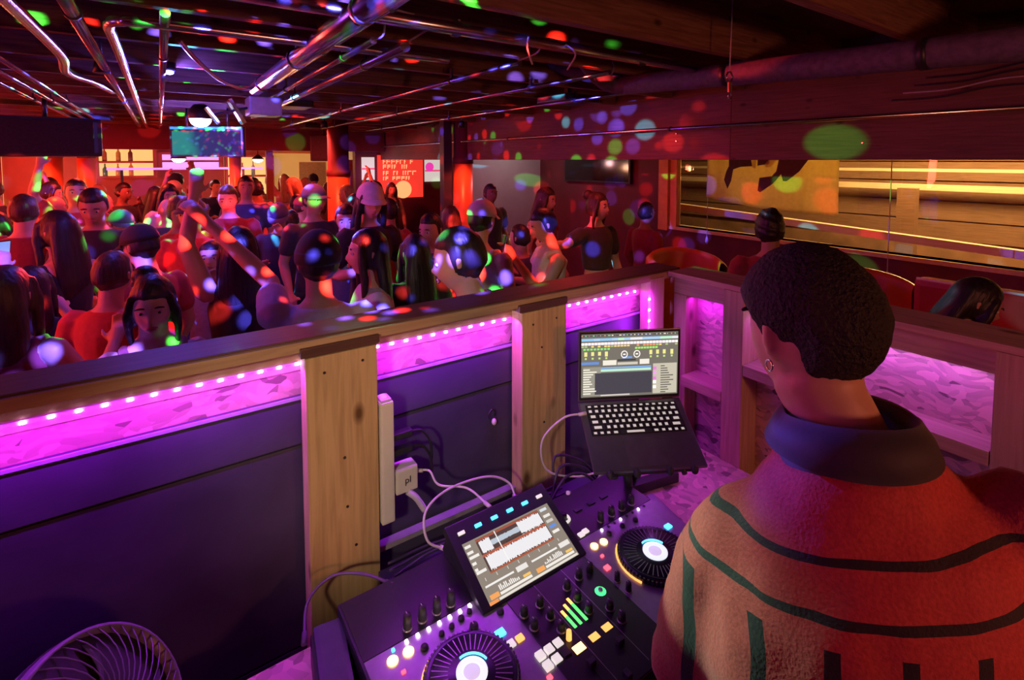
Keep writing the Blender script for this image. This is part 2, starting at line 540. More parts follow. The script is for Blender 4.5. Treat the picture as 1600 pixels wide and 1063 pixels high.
bm = bmesh.new(); add_ell(bm, (0, 0, -0.05), (0.05, 0.05, 0.05)); mesh_obj('bulb', bm, glow('yard bulb', (1, 0.62, 0.2), 12), yl)
lamp('yard_light', 'POINT', (7.4, 2.0, 3.15), 420, (1.0, 0.60, 0.20), size=0.15)
lamp('yard_light', 'POINT', (7.2, -1.0, 3.1), 300, (1.0, 0.60, 0.20), size=0.15)

# ---- blind cords with pulls, in front of the window
CORD = mat('ivory cord', (0.85, 0.72, 0.45), 0.6)
def blind_cord(y, z, which, double=False):
    c = empty('blind_cord', (XW - 0.07, y, z), label=which, cat='cord')
    tube('cord', [(0, 0, 0.05), (0, 0, WZ1 - z)], 0.0045, CORD, c, 6)
    bm = bmesh.new(); add_lathe(bm, [(0.006, 0.06), (0.016, 0.03), (0.02, 0.0), (0.012, -0.035), (0.005, -0.04)], 10); mesh_obj('pull', bm, WHITEPLASTIC, c)
    if double:
        bm = bmesh.new(); add_lathe(bm, [(0.006, 0.05), (0.016, 0.02), (0.018, -0.01), (0.005, -0.03)], 10, (0, -0.10, -0.02)); mesh_obj('pull', bm, WHITEPLASTIC, c)
        tube('cord', [(0, -0.10, 0.02), (0, -0.06, 0.035), (0, 0, 0.05)], 0.004, CORD, c, 6)
blind_cord(3.76, 1.15, 'thin blind cord with round pull hanging left beside the flag')
blind_cord(1.86, 1.06, 'blind cord with two pulls hanging in the middle of the window', True)
blind_cord(0.86, 1.0, 'blind cord hanging at the right edge of the window')

# ---- flag with the dark animal and letter emblem, hung in the window
FLAGM = mat('mustard flag cloth', (0.74, 0.64, 0.28), 0.85, var=0.06, scale=25, sheen=0.2)
def translucent(m, f):
    nt = m.node_tree; b = nt.nodes['Principled BSDF']; out = nt.nodes['Material Output']
    tr = nt.nodes.new('ShaderNodeBsdfTranslucent'); mx = nt.nodes.new('ShaderNodeMixShader'); mx.inputs[0].default_value = f
    src = b.inputs['Base Color'].links[0].from_socket
    nt.links.new(src, tr.inputs['Color']); nt.links.new(b.outputs[0], mx.inputs[1]); nt.links.new(tr.outputs[0], mx.inputs[2]); nt.links.new(mx.outputs[0], out.inputs['Surface'])
translucent(FLAGM, 0.55)
FLAGD = mat('dark flag print', (0.10, 0.075, 0.06), 0.85, var=0.1)
flag = empty('hanging_flag', (XW - 0.16, 0, 0), label='mustard flag with dark animal and letter emblem hanging in the window', cat='flag')
FY0, FY1, FZ0, FZ1 = 2.26, 3.72, 1.60, 2.50
def flag_pt(u, v, off=0.0):
    # u 0..1 left to right as seen from the room (high y to low y), v 0..1 bottom to top
    y = FY1 + (FY0 - FY1) * u
    sag = -0.06 * math.sin(PI * u) ** 1 * (1 - v)
    z = FZ0 + (FZ1 - FZ0) * v + (0.10 * (1 - u) + 0.0) * (1 - v) + sag * 0.6
    x = 0.022 * math.sin(9 * u + 2.2 * v) * (1.1 - v) + 0.03 * math.exp(-((u - 0.86 - 0.10 * v + 0.1) / 0.035) ** 2) * (1.1 - v) - 0.02 * math.exp(-((u - 0.1 + .05 * v) / 0.04) ** 2)
    return Vector((x - off, y, z))
bm = bmesh.new()
NU, NV = 48, 20
g = [[bm.verts.new(flag_pt(i / NU, j / NV)) for i in range(NU + 1)] for j in range(NV + 1)]
for j in range(NV):
    for i in range(NU):
        f = bm.faces.new((g[j][i], g[j][i + 1], g[j + 1][i + 1], g[j + 1][i])); f.smooth = True
fc = mesh_obj('cloth', bm, FLAGM, flag)
tube('flag_rod', [(0, FY0 - 0.06, FZ1), (0, FY1 + 0.06, FZ1)], 0.012, DARKMETAL, flag, 8)
for yy in (FY0 - 0.03, FY1 + 0.03): tube('rod_bracket', [(0, yy, FZ1), (0.158, yy, FZ1)], 0.008, DARKMETAL, flag, 8)
so = fc.modifiers.new('thickness', 'SOLIDIFY'); so.thickness = 0.003
def flag_patch(name, poly, m=FLAGD, off=0.006):
    """a printed patch following the cloth; poly in (u, v), filled in a fan-safe way"""
    bm = bmesh.new()
    vs = [bm.verts.new((u, v, 0)) for u, v in poly]
    f = bm.faces.new(vs)
    bmesh.ops.triangulate(bm, faces=[f])
    bmesh.ops.subdivide_edges(bm, edges=bm.edges[:], cuts=3, use_grid_fill=True)
    for v in bm.verts:
        p = flag_pt(v.co.x, v.co.y, off)
        v.co = p
    return mesh_obj(name, bm, m, flag, True)
# animal silhouette: hind leg, belly, front legs and chest, cut by pale letters
flag_patch('emblem_hind_leg', [(0.20, 0.62), (0.30, 0.68), (0.38, 0.66), (0.40, 0.52), (0.30, 0.50), (0.24, 0.46), (0.22, 0.30), (0.185, 0.18), (0.155, 0.30), (0.175, 0.42), (0.20, 0.50)])
flag_patch('emblem_body', [(0.20, 0.62), (0.20, 0.86), (0.32, 0.93), (0.50, 0.97), (0.70, 0.95), (0.80, 0.86), (0.79, 0.74), (0.73, 0.66), (0.38, 0.66), (0.30, 0.68)])
flag_patch('emblem_chest', [(0.60, 0.66), (0.80, 0.74), (0.80, 0.62), (0.74, 0.48), (0.655, 0.36), (0.63, 0.36), (0.615, 0.44), (0.56, 0.32), (0.47, 0.20), (0.45, 0.22), (0.46, 0.38), (0.55, 0.41), (0.58, 0.47)])
flag_patch('emblem_hoof', [(0.44, 0.60), (0.53, 0.68), (0.53, 0.56), (0.44, 0.53)])
flag_patch('emblem_letter', [(0.33, 0.95), (0.37, 0.95), (0.37, 0.74), (0.46, 0.74), (0.46, 0.95), (0.50, 0.95), (0.50, 0.68), (0.33, 0.68)], FLAGM, 0.010)
flag_patch('emblem_letter', [(0.40, 0.95), (0.43, 0.95), (0.43, 0.50), (0.40, 0.50)], FLAGM, 0.011)
flag_patch('emblem_letter', [(0.52, 0.95), (0.58, 0.95), (0.58, 0.60), (0.54, 0.52), (0.50, 0.52), (0.50, 0.56), (0.52, 0.60)], FLAGM, 0.011)

# ================================================================ CEILING PIPES AND FITTINGS
def pipe(pts, r, label, m=GALV, clamps=(), seg=12):
    o = empty('ceiling_pipe', pts[0], label=label, cat='pipe')
    p0 = Vector(pts[0])
    tube('pipe_run', [Vector(p) - p0 for p in pts], r, m, o, seg)
    for (c, up) in clamps:
        bm = bmesh.new()
        c = Vector(c) - p0
        add_tube(bm, [c + Vector((0, -0.012, 0)), c + Vector((0, 0.012, 0))], r + 0.005, 12)
        add_box(bm, c.x - 0.004, c.x + 0.004, c.y - 0.012, c.y + 0.012, c.z + r, c.z + up)
        mesh_obj('pipe_clamp', bm, DARKMETAL, o)
    return o
def straight(x, y0, y1, z, r, label, **k):
    cl = [((x, y0 + (y1 - y0) * t, z), 2.66 - z) for t in (0.12, 0.5, 0.88)]
    return pipe([(x, y0, z), (x, y1, z)], r, label, clamps=cl, **k)
Z1 = 2.605
# left fan of conduits
pipe(smooth_path([(-0.36, 1.2, 2.60), (-0.34, 2.0, 2.60), (-0.33, 2.9, 2.60), (-0.36, 3.35, 2.585), (-0.30, 3.8, 2.60), (-0.24, 4.3, 2.605)], 8), 0.020, 'flexible steel conduit, outermost of the steep pipes at the upper left')
straight(-0.205, 1.2, 8.6, Z1, 0.019, 'steel pipe with a red and green lit band, left of the bent pipe')
pipe(smooth_path([(1.1, 2.10, Z1), (0.5, 2.10, Z1), (0.0, 2.10, Z1), (-0.09, 2.13, Z1), (-0.125, 2.22, Z1), (-0.125, 2.6, Z1), (-0.125, 5, Z1), (-0.125, 8.6, Z1)], 6), 0.018, 'steel pipe that bends square to the right near the top left')
straight(0.03, 1.93, 8.8, Z1, 0.015, 'thin pipe beside the small blue lamp, green spots on it')
straight(-0.57, 1.6, 8.8, Z1, 0.014, 'innermost of the three low pipes at the far left edge')
straight(-0.66, 1.6, 8.8, Z1, 0.014, 'middle one of the three low pipes at the far left edge')
straight(-0.76, 1.6, 8.8, Z1, 0.013, 'outermost of the three low pipes at the far left edge')
# right fan
straight(0.52, 1.25, 3.62, 2.60, 0.040, 'thick shiny duct pipe running to the lamp box, widest of the silver pipes')
straight(0.595, 1.25, 3.3, 2.615, 0.013, 'thin conduit hugging the right side of the thick silver pipe')
straight(0.665, 1.86, 5.0, 2.59, 0.014, 'short hanging tube with green patches right of the thick silver pipe')
straight(0.80, 1.88, 5.8, 2.59, 0.021, 'hanging tube with a turquoise lit end by the cross pipe')
straight(1.36, 1.90, 7.4, 2.59, 0.014, 'hanging tube with blue and red patches ending at the middle of the cross pipe')
straight(1.88, 1.85, 7.4, 2.59, 0.013, 'hanging tube with a row of green patches, second from the beam')
straight(2.52, 2.2, 7.4, 2.585, 0.012, 'thin hanging tube nearest the big beam')
# cross pipe
pipe([(-0.3, 1.66, 2.625), (2.3, 1.66, 2.625)], 0.024, 'galvanised pipe running crosswise under the joists', clamps=[((0.9, 1.66, 2.625), 0.03), ((1.9, 1.66, 2.625), 0.03)])
# slim rod along the beam
pipe([(3.34, -1.0, 2.395), (3.34, 11.5, 2.395)], 0.014, 'long slim steel rod running along the face of the big beam', clamps=[((3.34, 2.62, 2.395), 0.02), ((3.34, 4.9, 2.395), 0.02)])
# black insulated pipe with its bends
bp_ = empty('insulated_pipe', (2.35, -0.6, 2.49), label='fat black insulated pipe crossing the upper right with bends upward', cat='pipe')
tube('pipe_run', [(0, 0, 0), (0, 2.80, 0.115)], 0.058, PIPEFOAM, bp_, 16)
tube('bend', smooth_path([(0, 2.70, 0.11), (-0.03, 2.83, 0.115), (-0.14, 2.86, 0.16), (-0.40, 2.84, 0.33)], 6), 0.050, PIPEFOAM, bp_, 14)
tube('bend', smooth_path([(0, 2.60, 0.11), (0.0, 2.86, 0.15), (-0.10, 3.15, 0.24), (-0.22, 3.3, 0.33)], 6), 0.042, PIPEFOAM, bp_, 14)
for t in (0.5, 1.3, 2.1):
    bm = bmesh.new(); add_tube(bm, [(0, t - 0.015, t * 0.041), (0, t + 0.015, t * 0.041)], 0.061, 16); mesh_obj('tape_band', bm, BLACKPLASTIC, bp_)
straight(0.35, 5.6, 9.0, 2.60, 0.013, 'thin far pipe above the hanging screen')

# wire hangers: string with a karabiner, hook on the joist, wires
hk = empty('hanging_clip', (2.05, 1.30, 2.50), label='metal snap clip with a tag hanging from a string by the black pipe', cat='clip')
tube('string', [(0, 0, 0.03), (0.01, 0.0, 0.37)], 0.003, mat('grey string', (0.6, 0.5, 0.5), 0.7), hk, 6)
bm = bmesh.new(); ring = [(0.022 * math.cos(a), 0, 0.022 * math.sin(a) * 1.0 + 0.01) for a in [i * PI / 6 for i in range(13)]]; add_tube(bm, ring, 0.004, 6); mesh_obj('snap_ring', bm, CHROME, hk)
box('tag_plate', -0.008, 0.016, -0.004, 0.004, -0.055, -0.012, mat('brass tag', (0.7, 0.45, 0.15), 0.35, 0.8), hk, 0.002)
bm = bmesh.new(); ring = [(0.012 * math.cos(a) + 0.006, 0, 0.017 * math.sin(a) - 0.07) for a in [i * PI / 6 for i in range(13)]]; add_tube(bm, ring, 0.004, 6); mesh_obj('snap_ring', bm, CHROME, hk)
hk2 = empty('ceiling_hook', (0.98, 0.83, 2.63), label='dark ring hook screwed under the near joist at the top', cat='hook')
bm = bmesh.new(); ring = [(0.016 * math.cos(a), 0, 0.024 * math.sin(a) - 0.012) for a in [i * PI / 8 for i in range(17)]]; add_tube(bm, ring, 0.004, 6); mesh_obj('ring', bm, DARKMETAL, hk2)
bm = bmesh.new(); add_tube(bm, [(0, 0, -0.036), (0, 0, 0.02)], 0.003, 6); add_lathe(bm, [(0.012, -0.04), (0.012, -0.034)], 10); mesh_obj('shank', bm, DARKMETAL, hk2)
WIREM = mat('thin grey wire', (0.45, 0.4, 0.42), 0.5)
for (p, lab) in [([(0.80, 1.93, 2.60), (0.88, 1.80, 2.66), (0.86, 1.70, 2.64), (0.92, 1.66, 2.66)], 'loop of wire tying the turquoise ended tube to the cross pipe'),
                 ([(1.36, 1.94, 2.60), (1.38, 1.80, 2.62), (1.36, 1.70, 2.66), (1.44, 1.62, 2.60), (1.47, 1.70, 2.54)], 'loose wire loop at the middle of the cross pipe'),
                 ([(0.665, 1.9, 2.60), (0.68, 1.80, 2.60), (0.66, 1.70, 2.66), (0.74, 1.66, 2.65)], 'wire tie holding the short hanging tube to the cross pipe'),
                 ([(1.20, 1.62, 2.63), (1.18, 1.6, 2.58), (1.205, 1.60, 2.52)], 'short pale wire end hanging off the cross pipe'),
                 ([(2.02, 2.12, 2.80), (2.10, 2.05, 2.70), (2.05, 2.0, 2.62), (1.95, 1.95, 2.61)], 'curved wire beside the bends of the black pipe')]:
    tag(tube('wire', smooth_path(p, 6), 0.004, WIREM, None, 6), lab, 'wire')
tag(tube('wire', smooth_path([(0.08, 2.5, 2.64), (0.16, 2.75, 2.60), (0.28, 3.1, 2.57), (0.42, 3.4, 2.57), (0.50, 3.58, 2.60)], 8), 0.010, GALV, None, 8), 'sagging cable from the thin pipe to the lamp box', 'cable')
# tangle of wires on the beam at the upper right
for k in range(4):
    pts = [(3.385, -0.4 + 0.2 * j + 0.05 * k, 2.60 + 0.02 * math.sin(j * 1.7) - 0.035 * k) for j in range(8)]
    tag(tube('wire', smooth_path(pts, 5), 0.005, [BLACKPLASTIC, WIREM][k == 2], None, 6), ['lowest black wire', 'second black wire', 'grey wire', 'topmost black wire'][k] + ' of the tangle along the beam at upper right', 'wire')

# ---- red flood fixtures for the red lights
for k, (fl, where) in enumerate(zip(FLOODS, ['over the left of the dance floor', 'over the middle of the dance floor', 'above the crowd by the booth corner', 'before the bar', 'near the red columns', 'over the far left corner', 'beyond the beam near the screen', 'beyond the beam above the seats'])):
    x, y, z = fl.location
    e = empty('flood_lamp', (x, y, 2.58), label='small red flood lamp under the joists ' + where, cat='lamp')
    bm = bmesh.new(); add_box(bm, -0.17, 0.17, -0.17, 0.17, 0.005, 0.06, 0.012); mesh_obj('housing', bm, BLACKPLASTIC, e)
    bm = bmesh.new(); add_box(bm, -0.02, 0.02, -0.02, 0.02, 0.06, 0.285); mesh_obj('bracket', bm, DARKMETAL, e)
for nm, loc, lab in [('spot_lamp', (-1.24, -0.66, 2.60), 'amber spot lamp on the ceiling behind the booth'), ('spot_lamp', (0.3, -1.78, 2.55), 'red spot lamp on the ceiling behind the booth')]:
    e = empty(nm, loc, label=lab, cat='lamp')
    bm = bmesh.new(); add_lathe(bm, [(0.03, 0.14), (0.06, 0.10), (0.075, 0.02), (0.07, 0.02)], 16); mesh_obj('can', bm, BLACKPLASTIC, e)
    bm = bmesh.new(); add_tube(bm, [(0, 0, 0.12), (0, 0, 0.27)], 0.012, 8); mesh_obj('stem', bm, DARKMETAL, e)

for (x, y, z, ln, lab) in [(-3.72, 4.2, 2.05, 2.6, 'added red fill bar on a stand, unseen left of the dance floor'), (-3.72, 8.2, 2.05, 2.6, 'added red fill bar on a stand, unseen near the far left'), (-3.12, 1.85, 2.15, 1.2, 'added violet fill bar on a stand, unseen left of the booth')]:
    e = empty('fill_bar', (x, y, 0.08), label=lab, cat='lamp')  # bodies for the added fill lights, all out of view
    box('bar_housing', -0.06, 0.0, -ln / 2, ln / 2, z - 0.08, z + 0.06, BLACKPLASTIC, e, 0.01)
    for yy in (-ln / 2 + 0.1, ln / 2 - 0.1):
        tube('stand_pole', [(-0.03, yy, 0.0), (-0.03, yy, z - 0.07)], 0.018, DARKMETAL, e, 8)
        bm = bmesh.new(); add_lathe(bm, [(0.2, 0), (0.2, 0.015), (0.02, 0.03)], 16, (-0.03, yy, 0)); mesh_obj('stand_foot', bm, DARKMETAL, e)
e = empty('rear_fill_lamp', (1.1, -1.6, 0.2), label='added warm fill lamp on a pole, unseen behind the booth', cat='lamp')  # body for the added warm fill, out of view
tube('pole', [(0, 0, 0), (0, 0, 1.68)], 0.015, DARKMETAL, e, 8)
bm = bmesh.new(); add_lathe(bm, [(0.10, 1.66), (0.11, 1.70), (0.02, 1.72)], 16); mesh_obj('cup', bm, DARKMETAL, e)
# ---- disco projector: the bright dome above the hanging screen
dp = empty('disco_projector', (0.32, 5.42, 2.50), label='glowing white dome of the disco projector above the hanging screen', cat='lamp')
bm = bmesh.new(); add_lathe(bm, [(0.05, 0.15), (0.09, 0.10), (0.10, 0.03), (0.095, 0.02)], 20); mesh_obj('housing', bm, BLACKPLASTIC, dp)
bm = bmesh.new()
add_ell(bm, (0, 0, 0.02), (0.088, 0.088, 0.075), 20, 12)
mesh_obj('dome', bm, glow('projector dome', (0.75, 0.72, 1.0), 14), dp)
PAL = [(1, 0.03, 0.02), (0.05, 1, 0.08), (0.10, 0.08, 1), (0, 0, 0), (1, 0.03, 0.02), (0.05, 0.95, 0.10), (0.12, 0.10, 1), (0.1, 0.7, 1), (0, 0, 0)]
l = lamp('disco_light', 'POINT', (0.32, 5.42, 2.43), 1100, (1, 1, 1), size=0.012)
disco_nodes(l.data, 15.0, PAL, 0.36, 0.4, ceil=0.15)
l = lamp('disco_glow', 'POINT', (0.32, 5.42, 2.40), 42, (0.16, 0.09, 1.0), size=0.05)
# second projector above the booth, out of view, throwing its spots on the crowd
dp2 = empty('disco_projector', (0.35, 1.05, 2.60), label='disco projector hung above the booth front over the wall', cat='lamp')
bm = bmesh.new(); add_lathe(bm, [(0.05, 0.25), (0.06, 0.10), (0.075, 0.03), (0.07, 0.02)], 20); mesh_obj('housing', bm, BLACKPLASTIC, dp2)
bm = bmesh.new(); add_ell(bm, (0, 0, 0.0), (0.055, 0.055, 0.05), 20, 12); mesh_obj('dome', bm, glow('projector dome dim', (0.6, 0.5, 1.0), 3), dp2)
l = lamp('disco_light', 'SPOT', (0.35, 1.05, 2.52), 2000, (1, 1, 1), size=0.015, target=(0.8, 4.2, 1.75), spot=118, blend=0.25)
disco_nodes(l.data, 17.0, [(1, 0.03, 0.02), (0, 0, 0), (0.05, 1, 0.08), (0.10, 0.08, 1), (0, 0, 0), (0.12, 0.09, 1), (1, 0.04, 0.03), (0.10, 0.08, 1), (0, 0, 0), (0.10, 0.09, 1)], 0.36, 1.9)
# small blue lamp between the pipes
bl = empty('blue_lamp', (0.06, 3.25, 2.62), label='small blue lamp glowing beside the thin pipe', cat='lamp')
bm = bmesh.new(); add_lathe(bm, [(0.03, 0.04), (0.03, 0.0), (0.02, -0.004)], 14); mesh_obj('housing', bm, BLACKPLASTIC, bl)
bm = bmesh.new(); add_ell(bm, (0, 0, -0.01), (0.02, 0.02, 0.012), 12, 8); mesh_obj('lens', bm, glow('blue lens', (0.15, 0.12, 1.0), 40), bl)
lamp('blue_light', 'POINT', (0.06, 3.25, 2.585), 22, (0.12, 0.08, 1.0), size=0.02)
# lamp box with moving mirror at the end of the thick pipe
lb = empty('effect_light', (0.56, 3.85, 2.50), label='box shaped effect light with slanted mirror at the end of the thick silver pipe', cat='lamp')
box('body', -0.06, 0.14, -0.10, 0.12, -0.05, 0.07, mat('grey fixture', (0.45, 0.42, 0.45), 0.4, 0.4), lb, 0.01)
box('bracket', 0.02, 0.06, -0.02, 0.02, 0.07, 0.37, DARKMETAL, lb)
bm = bmesh.new(); add_box(bm, -0.012, 0.012, -0.06, 0.06, -0.10, 0.08, 0.004, mtx=Matrix.Translation((-0.13, 0, -0.02)) @ Matrix.Rotation(R(-28), 4, 'Y')); mesh_obj('mirror', bm, CHROME, lb)
bm = bmesh.new(); add_box(bm, -0.010, 0.010, -0.05, 0.05, -0.07, 0.06, 0.004, mtx=Matrix.Translation((-0.26, 0.1, -0.05)) @ Matrix.Rotation(R(-35), 4, 'Y')); mesh_obj('mirror', bm, CHROME, lb)
tube('arm', [(-0.06, 0, 0.0), (-0.13, 0, -0.02), (-0.26, 0.1, -0.05)], 0.008, DARKMETAL, lb, 8)

# ---- speakers and the hanging screen
SPK = mat('black speaker cloth', (0.018, 0.014, 0.02), 0.85, var=0.3, scale=60, bump=0.2)
def hung_speaker(loc, rz, sx, sy, sz, label, tilt=0.0):
    e = empty('loudspeaker', loc, label=label, cat='speaker', rot=(tilt, 0, rz))
    bm = bmesh.new(); add_box(bm, -sx / 2, sx / 2, -sy / 2, sy / 2, 0, sz, min(sx, sz) * 0.10); mesh_obj('cabinet', bm, BLACKPLASTIC, e)
    bm = bmesh.new(); add_box(bm, -sx * 0.42, sx * 0.42, -sy / 2 - 0.008, -sy / 2 + 0.002, sz * 0.08, sz * 0.92, 0.006); mesh_obj('grille', bm, SPK, e)
    tube('bracket', [(0, 0, sz - 0.01), (0, 0, 2.648 - loc[2])], 0.015, DARKMETAL, e, 8)
    return e
hung_speaker((-0.72, 5.35, 2.175), R(8), 0.66, 0.42, 0.30, 'large black loudspeaker slung under the ceiling at the left')
hung_speaker((2.14, 8.3, 2.13), R(-30), 0.34, 0.30, 0.40, 'smaller black loudspeaker hung by the yellow doorway')
hung_speaker((-1.32, 5.9, 2.22), R(15), 0.30, 0.42, 0.42, 'dark loudspeaker at the left edge behind the large one')
tv = empty('hanging_screen', (0.39, 5.85, 2.18), R(-34), label='wide flat screen hung from the ceiling showing a dim blue picture', cat='screen')
box('casing', -0.36, 0.36, 0.0, 0.05, 0.0, 0.30, BLACKPLASTIC, tv, 0.01)
SCRN = bpy.data.materials.new('dim screen picture'); SCRN.use_nodes = True
nt = SCRN.node_tree; b = nt.nodes['Principled BSDF']; b.inputs['Roughness'].default_value = 0.75; b.inputs['Base Color'].default_value = (0.002, 0.002, 0.003, 1); b.inputs['Specular IOR Level'].default_value = 0.02
tc = nt.nodes.new('ShaderNodeTexCoord'); nz = nt.nodes.new('ShaderNodeTexNoise'); nz.inputs['Scale'].default_value = 4; nt.links.new(tc.outputs['Object'], nz.inputs['Vector'])
sx = nt.nodes.new('ShaderNodeSeparateXYZ'); nt.links.new(tc.outputs['Object'], sx.inputs[0])
ma = nt.nodes.new('ShaderNodeMath'); ma.operation = 'MULTIPLY_ADD'; ma.inputs[1].default_value = 1.1; ma.inputs[2].default_value = 0.15
nt.links.new(sx.outputs['X'], ma.inputs[0])
ad = nt.nodes.new('ShaderNodeMath'); ad.operation = 'MULTIPLY_ADD'; ad.inputs[1].default_value = 0.5; nt.links.new(nz.outputs['Fac'], ad.inputs[0]); nt.links.new(ma.outputs[0], ad.inputs[2])
cr = nt.nodes.new('ShaderNodeValToRGB'); cr.color_ramp.elements[0].color = (0.10, 0.75, 0.75, 1); cr.color_ramp.elements[0].position = 0.15
cr.color_ramp.elements[1].color = (0.16, 0.06, 0.45, 1); cr.color_ramp.elements[1].position = 0.6
e_ = cr.color_ramp.elements.new(0.32); e_.color = (0.10, 0.12, 0.5, 1)
nt.links.new(ad.outputs[0], cr.inputs['Fac']); nt.links.new(cr.outputs['Color'], b.inputs['Emission Color']); b.inputs['Emission Strength'].default_value = 0.32
box('display', -0.335, 0.335, -0.004, 0.0, 0.02, 0.255, SCRN, tv)
box('top_bar', -0.35, 0.35, -0.01, 0.0, 0.272, 0.295, glow('teal light bar', (0.05, 0.4, 0.6), 0.8), tv)
for sx_ in (-0.2, 0.2):
    tube('hanger', [(sx_, 0.025, 0.29), (sx_, 0.025, 0.48)], 0.01, DARKMETAL, tv, 8)
# ================================================================ DJ BOOTH
YW = 1.30
front = empty('booth_wall', (0, 0, 0), label='front half wall of the wooden booth with cap rail, strand board and black panel', cat='booth wall')
box('cap_rail', -2.2, 1.72, YW - 0.012, YW + 0.115, 1.697, 1.716, WOOD_CAP, front, 0.003)
box('cap_edge', -2.2, 1.655, YW - 0.026, YW - 0.012, 1.686, 1.712, WOOD_X, front, 0.002)
box('rail_board', -2.2, 1.655, YW + 0.02, YW + 0.06, 1.628, 1.697, WOOD_X, front)
box('strand_strip', -2.2, 1.655, YW + 0.046, YW + 0.058, 1.53, 1.628, OSB, front)
# black panel in three boards; light on its top edge painted as a paler strip
box('panel_board', -2.2, 1.655, YW + 0.028, YW + 0.044, 1.434, 1.556, BLACKPAINT, front, 0.002)
box('panel_board', -2.2, 1.655, YW + 0.031, YW + 0.044, 0.90, 1.429, BLACKPAINT, front, 0.002)
box('panel_board', -2.2, 1.655, YW + 0.031, YW + 0.044, 0.20, 0.896, BLACKPAINT, front, 0.002)
box('painted_lit_edge', -2.2, 1.655, YW + 0.024, YW + 0.028, 1.550, 1.558, mat('purple grey edging', (0.35, 0.3, 0.4), 0.4), front)
box('outer_face', -2.2, 1.72, YW + 0.095, YW + 0.11, 0.0, 1.697, BLACKPAINT, front)
for (xa, xb) in ((0.272, 0.448), (0.913, 1.092)):
    bm = bmesh.new()
    add_box(bm, xa, xb, YW - 0.038, YW + 0.02, 0.2, 1.672, 0.0025)
    mesh_obj('post', bm, WOOD_POST, front)
box('post', -1.1, -0.92, YW - 0.038, YW + 0.02, 0.2, 1.672, WOOD_POST, front, 0.0025)
box('post_spacer', 0.262, 0.456, YW - 0.036, YW - 0.012, 1.674, 1.697, WOOD_CAP, front, 0.002)
box('post_spacer', 0.905, 1.100, YW - 0.036, YW - 0.012, 1.674, 1.697, WOOD_CAP, front, 0.002)
# corner framing
box('corner_stud', 1.52, 1.60, YW - 0.03, YW + 0.02, 0.2, 1.697, WOOD_Z, front, 0.002)
# nail heads on the posts
NAIL = mat('nail head', (0.12, 0.10, 0.09), 0.4, 0.8)
for (x, z) in ((0.315, 1.63), (0.41, 1.64), (0.36, 1.40), (0.365, 1.27), (0.385, 1.16), (0.955, 1.63), (1.05, 1.635), (0.99, 1.55), (1.0, 1.30)):
    bm = bmesh.new(); add_lathe(bm, [(0.0035, 0.002), (0.0035, -0.001)], 8, (x, YW - 0.039, z), 'Y'); mesh_obj('nail', bm, NAIL, front)
# little cable hook on the black panel
bm = bmesh.new(); add_tube(bm, [(0.84 + 0.012 * math.cos(a), YW + 0.024, 1.345 + 0.016 * math.sin(a)) for a in [i * PI / 7 for i in range(-1, 10)]], 0.003, 6)
mesh_obj('panel_hook', bm, DARKMETAL, front)
bm = bmesh.new(); add_ell(bm, (0.845, YW + 0.02, 1.322), (0.008, 0.008, 0.011)); mesh_obj('panel_hook_knob', bm, WHITEPLASTIC, front)

# ---- LED strip in sections, each LED its own piece
LEDM = glow('violet led', (0.75, 0.45, 1.0), 60)
LEDC = glow('red led link', (1.0, 0.05, 0.35), 2.0)
TAPE = mat('led tape', (0.5, 0.35, 0.55), 0.4)
bm = bmesh.new(); add_box(bm, -0.0045, 0.0045, -0.0025, 0.0, -0.0028, 0.0028, 0.001); ME_LED = bpy.data.meshes.new('led'); bm.to_mesh(ME_LED); bm.free(); ME_LED.materials.append(LEDM)
bm = bmesh.new(); add_box(bm, -0.006, 0.006, -0.0012, 0.0, -0.0012, 0.0012); ME_LINK = bpy.data.meshes.new('led_link'); bm.to_mesh(ME_LINK); bm.free(); ME_LINK.materials.append(LEDC)
VIOLET = (0.52, 0.014, 1.0)
def led_strip(a, b, step, label, power, vertical=False):
    a, b = Vector(a), Vector(b)
    e = empty('led_strip', a, label=label, cat='led strip')
    d = b - a
    L = d.length
    bm = bmesh.new()
    if vertical:
        add_box(bm, -0.005, 0.005, -0.0005, 0.001, -L, 0)
    else:
        add_box(bm, 0, L, -0.0005, 0.001, -0.005, 0.005)
    mesh_obj('tape', bm, TAPE, e)
    n = int(L / step)
    for i in range(n + 1):
        o = bpy.data.objects.new('led', ME_LED); COL.objects.link(o); o.parent = e
        o.location = d.normalized() * (i + 0.4) * step + Vector((0, 0, 0))
        if not vertical and i < n:
            o = bpy.data.objects.new('led_link', ME_LINK); COL.objects.link(o); o.parent = e
            o.location = d.normalized() * (i + 0.9) * step
    mid = (a + b) / 2
    if vertical:
        l = lamp('led_light', 'AREA', mid + Vector((0, -0.012, 0)), power, VIOLET, size=0.01, size_y=L, rot=(R(90), 0, 0))
    else:
        l = lamp('led_light', 'AREA', mid + Vector((0, -0.034, 0)), power, VIOLET, size=L, size_y=0.008, rot=(R(14), 0, 0))
    return e
YL = YW + 0.019
led_strip((-2.2, YL, 1.645), (0.268, YL, 1.645), 0.0415, 'violet led strip under the rail left of the first post', 10.5)
led_strip((0.452, YL, 1.645), (0.909, YL, 1.645), 0.0415, 'violet led strip under the rail between the two posts', 2.5)
led_strip((1.096, YL, 1.645), (1.505, YL, 1.645), 0.0415, 'violet led strip under the rail right of the second post', 2.3)
led_strip((1.508, YW - 0.034, 1.64), (1.508, YW - 0.034, 1.42), 0.0415, 'short vertical violet led strip at the booth corner', 0.9, True)

